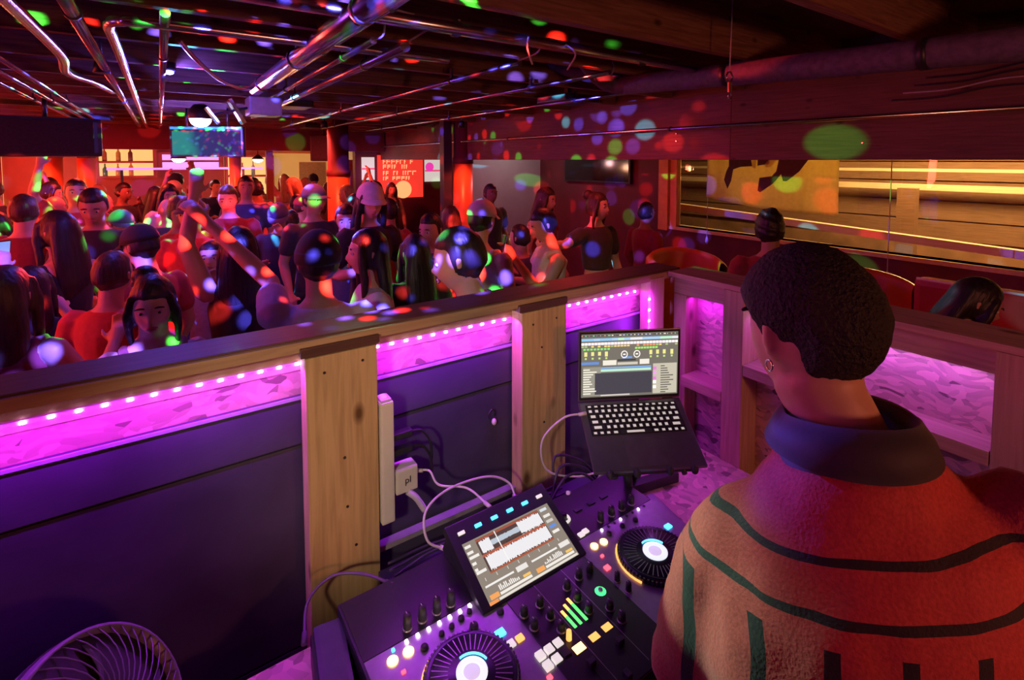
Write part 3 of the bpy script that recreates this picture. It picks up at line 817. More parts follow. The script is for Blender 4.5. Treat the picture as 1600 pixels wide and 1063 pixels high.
# ---- right half wall
XS = 1.65
side = empty('booth_wall', (0, 0, 0), label='right half wall of the booth, pale studs framing strand board', cat='booth wall')
box('cap_rail', XS - 0.03, XS + 0.14, 0.22, YW - 0.03, 1.697, 1.716, WOOD_Y, side, 0.003)
box('top_rail', XS - 0.0, XS + 0.045, 0.30, 1.262, 1.630, 1.696, WOOD_Y, side, 0.003)
box('strand_panel', XS + 0.07, XS + 0.085, 0.22, YW, 0.2, 1.696, OSB_PALE, side)
box('stud', XS - 0.03, XS + 0.07, 0.955, 1.030, 0.2, 1.696, WOOD_Z, side, 0.003)
box('stud', XS - 0.03, XS + 0.07, 0.255, 0.320, 0.2, 1.696, WOOD_Z, side, 0.003)
box('stud', XS - 0.0, XS + 0.07, 1.205, 1.262, 0.2, 1.628, WOOD_Z, side, 0.003)
box('shelf', XS - 0.03, XS + 0.07, 1.032, 1.203, 1.285, 1.322, WOOD_Y, side, 0.003)
box('shelf', XS - 0.03, XS + 0.07, 0.322, 0.953, 1.410, 1.447, WOOD_Y, side, 0.003)
# violet strip stuck under the top rail, out of sight from above
sl = empty('led_strip', (XS + 0.022, 0.33, 1.628), label='violet led strip stuck under the top rail of the right wall', cat='led strip')
box('tape', -0.005, 0.005, 0, 0.61, -0.001, 0.0, TAPE, sl)
for i in range(15):
    o = bpy.data.objects.new('led', ME_LED); COL.objects.link(o); o.parent = sl; o.location = (0, 0.02 + i * 0.041, -0.001); o.rotation_euler = (R(90), 0, R(90))
lamp('led_light', 'AREA', (XS + 0.022, 0.635, 1.618), 0.55, VIOLET, size=0.012, size_y=0.60, rot=(0, R(0), 0))
lamp('led_light', 'AREA', (XS + 0.030, 1.12, 1.618), 0.3, VIOLET, size=0.012, size_y=0.16, rot=(0, R(0), 0))

# ---- booth table: strand board top, frame rail
table = empty('booth_table', (0, 0, 0), label='strand board table top of the booth carrying the mixer, lit pink', cat='table')
TZ = 1.08
box('table_top', 0.08, 1.62, 0.52, 1.125, TZ - 0.022, TZ, OSB_PALE, table, 0.002)
box('cable_shelf', 0.44, 1.62, 1.127, 1.255, 1.052, 1.064, BLACKPAINT, table)
box('front_rail', 0.08, 1.62, 0.53, 0.57, TZ - 0.11, TZ - 0.024, WOOD_X, table)
for (x, y) in ((0.12, 0.56), (1.56, 0.56), (0.12, 1.09), (1.56, 1.09)):
    box('leg', x - 0.03, x + 0.03, y - 0.03, y + 0.03, 0.2, TZ - 0.024, WOOD_Z, table)
box('cable_rail', 0.46, 0.91, YW - 0.006, YW + 0.022, 1.082, 1.096, mat('purple grey edging', (0.35, 0.3, 0.4)), table)

# ---- power strip on the post with chargers
ps = empty('power_strip', (0.452, YW - 0.026, 1.19), label='white upright power strip screwed to the side of the first post', cat='power strip')
bm = bmesh.new(); add_box(bm, 0.0, 0.036, -0.022, 0.026, -0.005, 0.325, 0.006); mesh_obj('body', bm, WHITEPLASTIC, ps)
for k in range(6):
    bm = bmesh.new(); add_box(bm, 0.0355, 0.038, -0.012, 0.016, 0.03 + 0.047 * k, 0.062 + 0.047 * k, 0.003); mesh_obj('socket', bm, mat('socket grey', (0.5, 0.48, 0.46), 0.4), ps)
bm = bmesh.new(); add_box(bm, 0.004, 0.032, -0.018, 0.022, 0.322, 0.332, 0.004); mesh_obj('end_cap', bm, mat('end cap', (0.6, 0.58, 0.6), 0.4), ps)
bm = bmesh.new(); add_box(bm, 0.008, 0.022, -0.008, 0.01, 0.332, 0.338, 0.002); mesh_obj('switch', bm, glow('switch lamp', (0.9, 0.2, 1.0), 1.2), ps)
ch = empty('charger', (0.492, YW - 0.048, 1.252), label='white block charger with a small dark mark plugged in the power strip', cat='charger')
bm = bmesh.new(); add_box(bm, 0, 0.062, 0, 0.045, 0.0, 0.068, 0.006); mesh_obj('block', bm, WHITEPLASTIC, ch)
text_mesh('mark', 'pl', 0.026, BLACKPLASTIC, ch, (0.033, -0.0008, 0.034), (R(90), 0, 0), 0.0004)
def plug(loc, label, l=0.055):
    e = empty('plug', loc, label=label, cat='plug')
    bm = bmesh.new(); add_box(bm, 0, l, -0.012, 0.012, -0.008, 0.010, 0.004); mesh_obj('plug_body', bm, BLACKPLASTIC, e)
    tube('cord', smooth_path([(l - 0.004, 0, 0.001), (l + 0.03, -0.004, -0.005), (l + 0.052, -0.01, -0.04), (l + 0.055, -0.012, -0.09)], 5), 0.004, BLACKPLASTIC, e, 6)
plug((0.490, YW - 0.026, 1.405), 'upper black plug in the power strip')
plug((0.490, YW - 0.026, 1.362), 'lower black plug in the power strip')
CABLE = mat('white charging cable', (0.72, 0.66, 0.66), 0.45, var=0.03)
DCABLE = mat('dark cable', (0.05, 0.045, 0.06), 0.5)
def cable(pts, r, label, m=CABLE, ends=True):
    e = empty('cable', pts[0], label=label, cat='cable')
    p0 = Vector(pts[0])
    path = smooth_path([Vector(p) - p0 for p in pts], 8)
    tube('wire', path, r, m, e, 8)
    if ends:
        for a, b in ((path[0], path[1]), (path[-1], path[-2])):
            d = (b - a).normalized()
            bm = bmesh.new(); add_tube(bm, [a - d * 0.004, a + d * 0.02], [r * 1.9, r * 1.7], 8); mesh_obj('connector', bm, m, e)
    return e
# ================================================================ DJ GEAR
CT = 1.17                                    # top of the mixer
MIXTOP = mat('mixer faceplate', (0.30, 0.28, 0.34), 0.35, 0.3, var=0.08, scale=60)
MIXREAR = mat('mixer rear plate', (0.03, 0.028, 0.032), 0.3, 0.2, var=0.1)
KNOB = mat('rubber knob', (0.025, 0.025, 0.028), 0.5)
RIM = mat('knob rim', (0.35, 0.33, 0.34), 0.3, 0.7)
ctrl = empty('dj_controller', (0.715, 0.85, 1.08), label='large black dj controller with two jog wheels and tilted screen on the table', cat='dj controller')
OX, OY, OZ = 0.715, 0.85, 1.08
def loc(x, y, z): return (x - OX, y - OY, z - OZ)
def cbox(name, x0, x1, y0, y1, z0, z1, m, parent=ctrl, bev=0.0):
    bm = bmesh.new(); add_box(bm, x0 - OX, x1 - OX, y0 - OY, y1 - OY, z0 - OZ, z1 - OZ, bev)
    return mesh_obj(name, bm, m, parent)
cbox('body', 0.29, 1.14, 0.60, 1.10, 1.08, CT - 0.002, BLACKPLASTIC, bev=0.008)
cbox('faceplate', 0.296, 1.134, 0.606, 0.934, CT - 0.002, CT + 0.001, MIXTOP)
cbox('rear_plate', 0.296, 1.134, 0.936, 1.094, CT - 0.002, CT + 0.001, MIXREAR)
cbox('mixer_plate', 0.60, 0.83, 0.606, 0.90, CT + 0.001, CT + 0.004, MIXREAR, bev=0.001)
for x in (0.675, 0.755):
    cbox('mixer_groove', x - 0.0008, x + 0.0008, 0.62, 0.90, CT + 0.004, CT + 0.0046, RIM)

def add_knob(x, y, r, h, m=KNOB, z=CT, name='knob', ring=True):
    e = None
    bm = bmesh.new(); add_lathe(bm, [(r, 0), (r * 0.94, h * 0.75), (r * 0.85, h), (0.0005, h)], 14, loc(x, y, z + 0.002))
    o = mesh_obj(name, bm, m, ctrl)
    if ring:
        bm = bmesh.new(); add_lathe(bm, [(r * 1.22, 0), (r * 1.22, 0.002), (r * 0.9, 0.003)], 14, loc(x, y, z + 0.001)); mesh_obj('knob_rim', bm, RIM, o)
        bm = bmesh.new(); add_box(bm, *(lambda c: (c[0] - 0.0007, c[0] + 0.0007, c[1] + r * 0.2, c[1] + r * 0.8, c[2] + h, c[2] + h + 0.0008))(loc(x, y, z + 0.002))); mesh_obj('pointer', bm, WHITEPLASTIC, o)
    return o
def add_button(x, y, sx, sy, m, round_=False, h=0.005, name='button', z=CT):
    bm = bmesh.new(); c = loc(x, y, z)
    if round_:
        add_lathe(bm, [(sx, 0), (sx, h * 0.8), (sx * 0.8, h), (0.0004, h)], 16, c)
    else:
        add_box(bm, c[0] - sx, c[0] + sx, c[1] - sy, c[1] + sy, c[2], c[2] + h, 0.0012)
    return mesh_obj(name, bm, m, ctrl)
AMB = glow('amber button', (1.0, 0.50, 0.10), 9)
AMB2 = glow('amber soft button', (1.0, 0.42, 0.10), 1.6)
BLUE = glow('blue button', (0.05, 0.45, 1.0), 4)
WHT = glow('white button', (1.0, 0.92, 0.85), 0.75)
GRN = glow('green button', (0.05, 1.0, 0.20), 2.2)
REDB = glow('red button', (1.0, 0.05, 0.08), 4)
PNK = glow('pink white led', (1.0, 0.65, 1.0), 9)
JOGM = mat('jog plate', (0.03, 0.03, 0.045), 0.25, 0.5)
JOGR = mat('jog ring', (0.10, 0.09, 0.12), 0.25, 0.8)
JD = glow('jog display', (0.85, 0.9, 1.0), 1.0)
JB = glow('jog blue arc', (0.1, 0.5, 1.0), 3)
for jx in (0.452, 0.972):
    jy = 0.785
    bm = bmesh.new(); add_lathe(bm, [(0.088, 0.0), (0.090, 0.004), (0.088, 0.016), (0.084, 0.019), (0.080, 0.017), (0.079, 0.0175), (0.0005, 0.0175)], 56, loc(jx, jy, CT))
    jw = mesh_obj('jog_wheel', bm, JOGM, ctrl)
    bm = bmesh.new()
    for k in range(60):
        a = 2 * PI * k / 60
        c = Vector(loc(jx, jy, CT + 0.009)) + Vector((math.cos(a), math.sin(a), 0)) * 0.0895
        add_box(bm, -0.002, 0.002, -0.0022, 0.0022, -0.006, 0.006, mtx=Matrix.Translation(c) @ Matrix.Rotation(a, 4, 'Z'))
    mesh_obj('grip_ring', bm, JOGR, jw)
    bm = bmesh.new()
    for k in range(40):
        a = 2 * PI * k / 40
        c = Vector(loc(jx, jy, CT + 0.0178))
        add_box(bm, 0.045, 0.077, -0.0007, 0.0007, 0, 0.0006, mtx=Matrix.Translation(c) @ Matrix.Rotation(a, 4, 'Z'))
    mesh_obj('plate_grooves', bm, RIM, jw)
    bm = bmesh.new(); add_lathe(bm, [(0.030, 0), (0.030, 0.002), (0.018, 0.0022), (0.018, 0.001)], 32, loc(jx, jy, CT + 0.018)); mesh_obj('display_ring', bm, JD, jw)
    bm = bmesh.new(); add_lathe(bm, [(0.016, 0), (0.016, 0.002), (0.0004, 0.0024)], 24, loc(jx, jy, CT + 0.018)); mesh_obj('display_core', bm, glow('jog core', (0.75, 0.6, 0.9), 0.9), jw)
    bm = bmesh.new()
    add_tube(bm, [Vector(loc(jx, jy, CT + 0.0195)) + Vector((0.036 * math.cos(a), 0.036 * math.sin(a), 0)) for a in [R(10) + i * R(10) for i in range(10)]], 0.0022, 6)
    mesh_obj('display_arc', bm, JB, jw)
    bm = bmesh.new()
    add_tube(bm, [Vector(loc(jx, jy, CT + 0.004)) + Vector((0.0935 * math.cos(a), 0.0935 * math.sin(a), 0)) for a in [R(120) + i * R(9) for i in range(10)]], 0.0025, 6)
    mesh_obj('amber_edge', bm, AMB2, jw)
# left deck buttons
for (x, y) in ((0.343, 0.905), (0.376, 0.905)): add_button(x, y, 0.0105, 0, AMB, True, name='cue_button')
for (x, y) in ((0.875, 0.897), (0.905, 0.894)): add_button(x, y, 0.0095, 0, AMB, True, name='cue_button')
add_button(0.352, 0.872, 0.004, 0.003, REDB); add_button(0.352, 0.925, 0.003, 0.003, BLUE)
for k in range(8):
    add_button(0.381 + 0.0246 * k, 0.926, 0.003, 0.004, PNK, name='indicator_led')
for k in range(8):
    add_button(0.930 + 0.0236 * k, 0.926, 0.0022, 0.003, PNK if k % 3 == 0 else KNOB, name='indicator_led')
for (x, y, r) in ((0.405, 0.893, 0.008), (0.447, 0.900, 0.006), (0.472, 0.903, 0.006), (0.497, 0.908, 0.007), (0.520, 0.913, 0.006), (0.575, 0.875, 0.008)):
    add_knob(x, y, r, 0.006, ring=False, name='round_button')
add_knob(0.505, 0.868, 0.010, 0.016)
for k in range(4): add_knob(0.395 + 0.034 * k, 0.955, 0.009, 0.030, name='effect_knob')
for k in range(4): add_knob(0.955 + 0.040 * k, 0.955, 0.009, 0.022, name='effect_knob')
for (x, y, r) in ((0.935, 0.905, 0.007), (0.985, 0.905, 0.007), (1.03, 0.90, 0.007)): add_knob(x, y, r, 0.006, ring=False, name='round_button')
add_button(0.548, 0.834, 0.010, 0.008, BLUE); add_button(0.552, 0.802, 0.009, 0.008, WHT); add_button(0.575, 0.802, 0.008, 0.007, AMB2)
add_button(1.085, 0.835, 0.009, 0.007, BLUE)
add_button(0.852, 0.829, 0.007, 0.006, REDB); add_button(0.868, 0.862, 0.004, 0.003, REDB)
add_button(0.79, 0.789, 0.013, 0, GRN, True); add_knob(0.79, 0.789, 0.006, 0.008, WHITEPLASTIC, ring=False, name='green_knob_cap')
add_button(0.575, 0.705, 0.005, 0.004, REDB)
# pads
for r_ in range(2):
    for k in range(3):
        add_button(0.586 + 0.0225 * k, 0.748 - 0.024 * r_, 0.0086, 0.0086, KNOB if (r_ == 1 and k == 2) else WHT, name='pad', h=0.007)
# mixer knobs, meters, faders
for (x, col) in ((0.655, 0), (0.733, 1)):
    for k in range(3): add_knob(x, 0.838 - 0.036 * k, 0.0085, 0.018, z=CT + 0.003)
for y in (0.838, 0.802): add_knob(0.612, y, 0.0085, 0.018, z=CT + 0.003)
for y in (0.845, 0.745, 0.71): add_knob(0.775, y, 0.0085, 0.018, z=CT + 0.003)
add_knob(0.81, 0.845, 0.0085, 0.02); add_knob(0.845, 0.79, 0.007, 0.02); add_knob(0.845, 0.755, 0.007, 0.02)
for k, x in enumerate((0.684, 0.699, 0.715)):
    y1 = (0.800, 0.809, 0.817)[k]
    bm = bmesh.new(); c = loc(x, 0, CT + 0.004)
    add_box(bm, c[0] - 0.0032, c[0] + 0.0032, 0.753 - OY, y1 - 0.016 - OY, c[2], c[2] + 0.001); lm = mesh_obj('level_meter', bm, glow('meter green', (0.08, 1.0, 0.12), 2.2), ctrl)
    bm = bmesh.new(); add_box(bm, c[0] - 0.0032, c[0] + 0.0032, y1 - 0.016 - OY, y1 - OY, c[2], c[2] + 0.001); mesh_obj('meter_peak', bm, glow('meter amber', (1.0, 0.4, 0.08), 2.5), lm)
add_button(0.659, 0.716, 0.0125, 0.0085, glow('amber bright button', (1.0, 0.55, 0.12), 6)); add_button(0.701, 0.716, 0.011, 0.0075, AMB2); add_button(0.738, 0.717, 0.011, 0.0075, AMB2)
add_knob(0.655, 0.742, 0.006, 0.02, AMB2, ring=False, name='lit_knob')
for x in (0.655, 0.733):
    cbox('fader_slot', x - 0.0015, x + 0.0015, 0.635, 0.695, CT + 0.004, CT + 0.0045, BLACKPLASTIC)
    cbox('fader_cap', x - 0.008, x + 0.008, 0.670, 0.682, CT + 0.004, CT + 0.016, KNOB, bev=0.002)
cbox('crossfader_cap', 0.688, 0.700, 0.612, 0.628, CT + 0.004, CT + 0.016, KNOB, bev=0.002)
cbox('tempo_slot', 1.115, 1.119, 0.64, 0.80, CT + 0.001, CT + 0.0016, BLACKPLASTIC); cbox('tempo_cap', 1.108, 1.126, 0.71, 0.725, CT + 0.001, CT + 0.014, KNOB, bev=0.002)
# small buttons right of the screen and the lit browse ring
bm = bmesh.new(); cc = Vector(loc(0.872, 1.012, CT + 0.006))
add_tube(bm, [cc + Vector((0.015 * math.cos(a), 0.015 * math.sin(a), 0)) for a in [R(-200) + i * R(24) for i in range(11)]], 0.004, 6); mesh_obj('browse_ring', bm, WHT, ctrl)
add_knob(0.872, 1.012, 0.009, 0.02, ring=False)
add_button(0.874, 0.945, 0.008, 0.007, WHT); add_button(0.892, 0.948, 0.008, 0.007, WHT)
for k in range(3): add_button(0.93 + 0.05 * k, 1.02, 0.012, 0.006, KNOB, name='rear_button')
# tilted screen unit
tilt = math.atan2(0.052, 0.115)
su = empty('screen_unit', loc(0.690, 0.900, CT + 0.012), rot=(tilt, 0, 0))
su.parent = ctrl
bm = bmesh.new(); add_box(bm, -0.150, 0.150, -0.014, 0.185, -0.022, 0.0, 0.003); mesh_obj('screen_housing', bm, BLACKPLASTIC, su)
bm = bmesh.new(); add_box(bm, -0.140, 0.140, 0.01, 0.180, -0.085, -0.02); mesh_obj('screen_foot', bm, BLACKPLASTIC, su)

def paint_screen(name, w, h, rects, strength, parent, loc_=(0, 0, 0), rot=(0, 0, 0)):
    """A lit display: a flat picture of coloured rectangles (x, y from lower left, 0..1) stored as face colours."""
    bm = bmesh.new()
    cl = bm.loops.layers.float_color.new('picture')
    for i, (x0, y0, x1, y1, c) in enumerate(rects):
        z = 0.0001 + i * 0.0000025
        vs = [bm.verts.new((x * w, y * h, z)) for x, y in ((x0, y0), (x1, y0), (x1, y1), (x0, y1))]
        f = bm.faces.new(vs)
        for lp in f.loops:
            lp[cl] = (*c, 1)
    m = MATS.get('display picture %s' % strength)
    if not m:
        m, nt, b = nodes_of('display picture %s' % strength)
        at = nt.nodes.new('ShaderNodeVertexColor'); at.layer_name = 'picture'
        nt.links.new(at.outputs['Color'], b.inputs['Emission Color'])
        b.inputs['Emission Strength'].default_value = strength
        b.inputs['Base Color'].default_value = (0.01, 0.01, 0.012, 1); b.inputs['Roughness'].default_value = 0.25
        MATS['display picture %s' % strength] = m
    o = mesh_obj(name, bm, m, parent)
    o.location = loc_; o.rotation_euler = rot
    return o
# mixer screen: two waveforms and a deck readout
rr = random.Random(3)
S = [(0, 0, 1, 1, (0.30, 0.25, 0.20)), (0.13, 0.40, 0.86, 0.97, (0.10, 0.06, 0.05))]
S += [(0.13, 0.93, 0.86, 0.965, (0.42, 0.10, 0.05)), (0.13, 0.665, 0.86, 0.705, (0.50, 0.12, 0.06)), (0.13, 0.40, 0.86, 0.43, (0.45, 0.11, 0.05))]
def wave(yc, amp, full):
    n = 90
    for i in range(n):
        x = 0.15 + 0.70 * i / n
        e = full(i / n) * (0.75 + 0.25 * rr.random())
        S.append((x, yc - amp * e, x + 0.70 / n, yc + amp * e, (0.92, 0.90, 0.92) if e > 0.55 else (0.55, 0.62, 0.70)))
wave(0.82, 0.12, lambda t: 0.95 if t < 0.16 else (0.40 if t < 0.62 else 0.98))
wave(0.55, 0.125, lambda t: 1.0)
S += [(0.335, 0.42, 0.345, 0.97, (1, 1, 0.95)), (0.40, 0.71, 0.62, 0.73, (0.05, 0.05, 0.05))]
for y in (0.90, 0.80, 0.72, 0.62, 0.52, 0.47): S.append((0.01, y, 0.04 + 0.075 * rr.random(), y + 0.045, (0.95, 0.9, 0.85)))
for y, c in ((0.92, (0.75, 0.8, 0.85)), (0.80, (0.9, 0.85, 0.8)), (0.70, (0.7, 0.65, 0.6)), (0.60, (0.15, 0.3, 0.8)), (0.50, (0.95, 0.9, 0.85))): S.append((0.88, y - 0.02, 0.96, y + 0.03, c))
for k in range(8):
    S.append((0.06 + 0.118 * k, 0.335, 0.066 + 0.118 * k, 0.385, (0.8, 0.75, 0.7)))
for o_ in (0.03, 0.53):
    S += [(o_, 0.245, o_ + 0.30, 0.275, (0.95, 0.92, 0.88)), (o_ + 0.33, 0.22, o_ + 0.45, 0.30, (0.9, 0.85, 0.8)), (o_, 0.06, o_ + 0.09, 0.13, (1.0, 0.42, 0.12)), (o_ + 0.10, 0.06, o_ + 0.44, 0.10, (0.95, 0.9, 0.82)), (o_ + 0.36, 0.11, o_ + 0.44, 0.15, (1.0, 0.6, 0.15))]
    for k in range(12):
        hgt = 0.02 + 0.07 * rr.random(); S.append((o_ + 0.11 + 0.018 * k, 0.12, o_ + 0.122 + 0.018 * k, 0.12 + hgt, (0.95, 0.9, 0.85)))
S += [(0.0, 0.0, 0.09, 0.045, (1, 0.35, 0.1)), (0.10, 0.005, 0.99, 0.04, (0.85, 0.8, 0.72))]
paint_screen('screen_display', 0.258, 0.140, S, 0.95, su, (-0.129, -0.008, 0.0004))
for k, m_ in enumerate((WHT, BLUE, BLUE, BLUE, BLUE, WHT)):
    bm = bmesh.new(); x = -0.118 + 0.0475 * k; add_box(bm, x - 0.009, x + 0.009, 0.152, 0.160, -0.001, 0.003, 0.001); mesh_obj('screen_button', bm, m_, su)

# ---- laptop on its stand
LW, LD = 0.325, 0.218
hl = Vector((1.040, 1.142, 1.402)); hr = Vector((1.325, 0.986, 1.402))
ex = (hr - hl).normalized()
fwd = Vector((-ex.y * -1, 0, 0))
fh = Vector((ex.y, -ex.x, 0)).normalized()           # horizontal direction towards the user
T = R(29)
ey = (fh * math.cos(T) + Vector((0, 0, -math.sin(T)))).normalized()   # along the base, hinge to front
ez = ex.cross(-ey).normalized()
if ez.z < 0: ez = -ez
lap = empty('laptop', (0, 0, 0), label='open dark laptop on a stand showing mixing software', cat='laptop')
# local frame: x right, y from front to hinge, z up from the keys
lap.matrix_world = Matrix(((ex.x, -ey.x, ez.x, hl.x), (ex.y, -ey.y, ez.y, hl.y), (ex.z, -ey.z, ez.z, hl.z), (0, 0, 0, 1)))
LAPM = mat('space grey aluminium', (0.20, 0.19, 0.21), 0.35, 0.7, var=0.04)
bm = bmesh.new(); add_box(bm, 0, LW, -LD, 0.0, -0.012, 0.0, 0.003); mesh_obj('base', bm, LAPM, lap)
bm = bmesh.new(); add_box(bm, 0.018, LW - 0.018, -0.112, -0.012, 0.0, 0.0006); mesh_obj('keyboard_well', bm, BLACKPLASTIC, lap)
bm = bmesh.new(); add_box(bm, 0.105, 0.222, -0.208, -0.125, 0.0, 0.0004); mesh_obj('trackpad', bm, mat('trackpad', (0.17, 0.165, 0.18), 0.3, 0.5), lap)
KEYM = mat('black key', (0.03, 0.03, 0.033), 0.5); LEGM = glow('key legend', (0.80, 0.76, 0.68), 0.55)
def key_mesh(wd, dp):
    bm = bmesh.new()
    add_box(bm, -wd / 2, wd / 2, -dp / 2, dp / 2, 0, 0.0022, 0.0006)
    for f in bm.faces: f.material_index = 0
    add_box(bm, -wd * 0.30, wd * 0.26, -dp * 0.28, dp * 0.26, 0.0022, 0.0025, mi=1)
    me = bpy.data.meshes.new('key'); bm.to_mesh(me); bm.free(); me.materials.append(KEYM); me.materials.append(LEGM)
    return me
KM = {}
def put_key(x0, x1, yc, dp, blank=False):
    wd = round(x1 - x0 - 0.0035, 4)
    k = (wd, dp)
    if k not in KM: KM[k] = key_mesh(wd, dp)
    o = bpy.data.objects.new('key', KM[k]); COL.objects.link(o); o.parent = lap; o.location = ((x0 + x1) / 2, yc, 0.0006)
rows = [(-0.0195, 0.010, [1] * 14), (-0.035, 0.0155, [1] * 13 + [1.5]), (-0.0525, 0.0155, [1.5] + [1] * 13), (-0.070, 0.0155, [1.75] + [1] * 11 + [1.75]), (-0.0875, 0.0155, [2.25] + [1] * 10 + [2.25]), (-0.105, 0.0125, [1, 1, 1, 1.25, 5, 1.25, 1, 1, 1, 1])]
for yc, dp, ws in rows:
    tot = sum(ws); x = 0.020; sc_ = (LW - 0.040) / tot
    for w_ in ws:
        put_key(x, x + w_ * sc_, yc, dp); x += w_ * sc_
# lid
lean = R(90 - 29 + 12)      # opening so that the screen stands almost upright
lid = empty('lid', (0, 0, 0.0)); lid.parent = lap
lid.rotation_euler = (R(90 - 29) + R(0), 0, 0)
bm = bmesh.new(); add_box(bm, 0.0, LW, 0.002, 0.222, -0.006, 0.0, 0.002); mesh_obj('lid_shell', bm, LAPM, lid)
bm = bmesh.new(); add_box(bm, 0.003, LW - 0.003, 0.006, 0.219, 0.0, 0.0006); mesh_obj('bezel', bm, BLACKPLASTIC, lid)
rr = random.Random(11)
D = [(0, 0, 1, 1, (0.16, 0.145, 0.12))]
D += [(0, 0.955, 1, 0.985, (0.10, 0.09, 0.08))]
for k in range(26): D.append((k / 26, 0.965, k / 26 + 0.028 * rr.random(), 0.98, rr.choice([(0.8, 0.7, 0.6), (0.2, 0.6, 0.3), (0.5, 0.5, 0.8), (0.7, 0.3, 0.2)])))
for k in range(16): D.append((k / 16, 0.89, (k + 1) / 16, 0.93, rr.choice([(0.35, 0.55, 0.8), (0.7, 0.7, 0.75), (0.25, 0.5, 0.75), (0.45, 0.75, 0.55)])))
for k in range(30): D.append((k / 30, 0.825, (k + 0.9) / 30, 0.865, (0.95, 0.85 - 0.1 * rr.random(), 0.85)))
for k in range(30): D.append((k / 30, 0.79, (k + 0.8) / 30, 0.815, rr.choice([(0.8, 0.3, 0.15), (0.85, 0.6, 0.2), (0.4, 0.5, 0.2), (0.2, 0.15, 0.12)])))
for k in range(8): D.append((0.02 + 0.035 * k, 0.745, 0.045 + 0.035 * k, 0.775, (0.25, 0.7, 0.15)))
for k in range(8): D.append((0.55 + 0.03 * k, 0.745, 0.575 + 0.03 * k, 0.775, (0.35, 0.75, 0.12)))
for x in (0.03, 0.10, 0.17, 0.24, 0.70, 0.77, 0.84, 0.92): D += [(x, 0.64 + 0.02 * rr.random(), x + 0.03, 0.72, (0.75, 0.70, 0.25)), (x + 0.005, 0.60, x + 0.025, 0.63, (0.5, 0.65, 0.2))]
D += [(0, 0.52, 0.18, 0.56, (0.12, 0.25, 0.6)), (0.22, 0.50, 0.36, 0.58, (0.75, 0.7, 0.6)), (0.37, 0.56, 0.56, 0.59, (0.05, 0.05, 0.05)), (0.60, 0.50, 0.70, 0.58, (0.75, 0.7, 0.62)), (0.37, 0.50, 0.58, 0.54, (0.55, 0.5, 0.42)), (0.42, 0.60, 0.52, 0.63, (0.15, 0.3, 0.7))]
D += [(0.20, 0.40, 0.72, 0.44, (0.45, 0.7, 0.55)), (0.20, 0.45, 0.72, 0.47, (0.2, 0.4, 0.8)), (0.02, 0.02, 0.20, 0.48, (0.28, 0.26, 0.21)), (0.14, 0.04, 0.73, 0.38, (0.055, 0.05, 0.065)), (0.20, 0.015, 0.5, 0.035, (0.6, 0.55, 0.5)), (0.74, 0.02, 0.99, 0.50, (0.50, 0.46, 0.36))]
for k in range(11): D.append((0.02, 0.05 + 0.038 * k, 0.08 + 0.08 * rr.random(), 0.068 + 0.038 * k, (0.8, 0.76, 0.65)))
for k in range(12):
    y = 0.03 + 0.038 * k; D.append((0.82, y, 0.86 + 0.10 * rr.random(), y + 0.016, (0.10, 0.09, 0.08)))
for y in (0.10, 0.18, 0.24, 0.33, 0.40): D.append((0.74, y, 0.775, y + 0.05, rr.choice([(0.7, 0.2, 0.6), (0.85, 0.3, 0.75), (0.9, 0.85, 0.8)])))
paint_screen('display', LW - 0.016, 0.199, D, 1.25, lid, (0.008, 0.014, 0.0008))
DIALW = glow('screen dial', (0.9, 0.88, 0.82), 1.1)
for x in (0.44, 0.57):
    bm = bmesh.new(); add_tube(bm, [(0.008 + (LW - 0.016) * x + 0.0095 * math.cos(a), 0.014 + 0.199 * 0.665 + 0.0105 * math.sin(a), 0.0013) for a in [i * PI / 9 for i in range(18)] + [0.0]], 0.0015, 5, cap=False); mesh_obj('screen_dial', bm, DIALW, lid)
    bm = bmesh.new(); add_box(bm, 0.008 + (LW - 0.016) * x - 0.004, 0.008 + (LW - 0.016) * x + 0.004, 0.014 + 0.199 * 0.665 - 0.002, 0.014 + 0.199 * 0.665 + 0.002, 0.0012, 0.0014); mesh_obj('screen_dial_mark', bm, DIALW, lid)

# stand: two arms under the laptop, four front stops, post and feet
ls = empty('laptop_stand', (1.175, 1.02, TZ), label='black folding laptop stand with round stops under the laptop', cat='stand')
def at_lap(x, y, z):
    return lap.matrix_world @ Vector((x, y, z)) - Vector((1.175, 1.02, TZ))
for x in (0.045, 0.12, 0.215, 0.285):
    bm = bmesh.new(); p = at_lap(x, -LD - 0.006, -0.004); add_ell(bm, p, (0.0105, 0.0105, 0.013)); mesh_obj('front_stop', bm, KNOB, ls)
for x in (0.06, 0.26):
    tube('arm', [at_lap(x, -LD - 0.006, -0.022), at_lap(x, -0.02, -0.022)], 0.008, BLACKPLASTIC, ls, 8)
tube('cross_bar', [at_lap(0.04, -LD + 0.01, -0.024), at_lap(0.285, -LD + 0.01, -0.024)], 0.009, BLACKPLASTIC, ls, 8)
tube('post', [at_lap(0.10, -LD + 0.012, -0.026), (-0.005, 0.03, 0.05), (-0.005, 0.035, 0.012)], 0.013, BLACKPLASTIC, ls, 10)
bm = bmesh.new(); add_box(bm, -0.115, 0.115, -0.017, 0.017, 0.0, 0.032, 0.004, mtx=Matrix.Translation((0.10, 0.045, 0.001)) @ Matrix.Rotation(R(-12), 4, 'Z')); mesh_obj('foot_bar', bm, BLACKPLASTIC, ls)
bm = bmesh.new(); add_box(bm, -0.013, 0.013, -0.10, 0.06, 0.0, 0.012, 0.003, mtx=Matrix.Translation((0.055, -0.05, 0.001)) @ Matrix.Rotation(R(-12), 4, 'Z')); mesh_obj('foot_leg', bm, mat('grey metal leg', (0.30, 0.28, 0.33), 0.35, 0.6), ls)
tube('back_post', [at_lap(0.16, -0.03, -0.024), (0.06, 0.07, 0.01)], 0.011, BLACKPLASTIC, ls, 10)

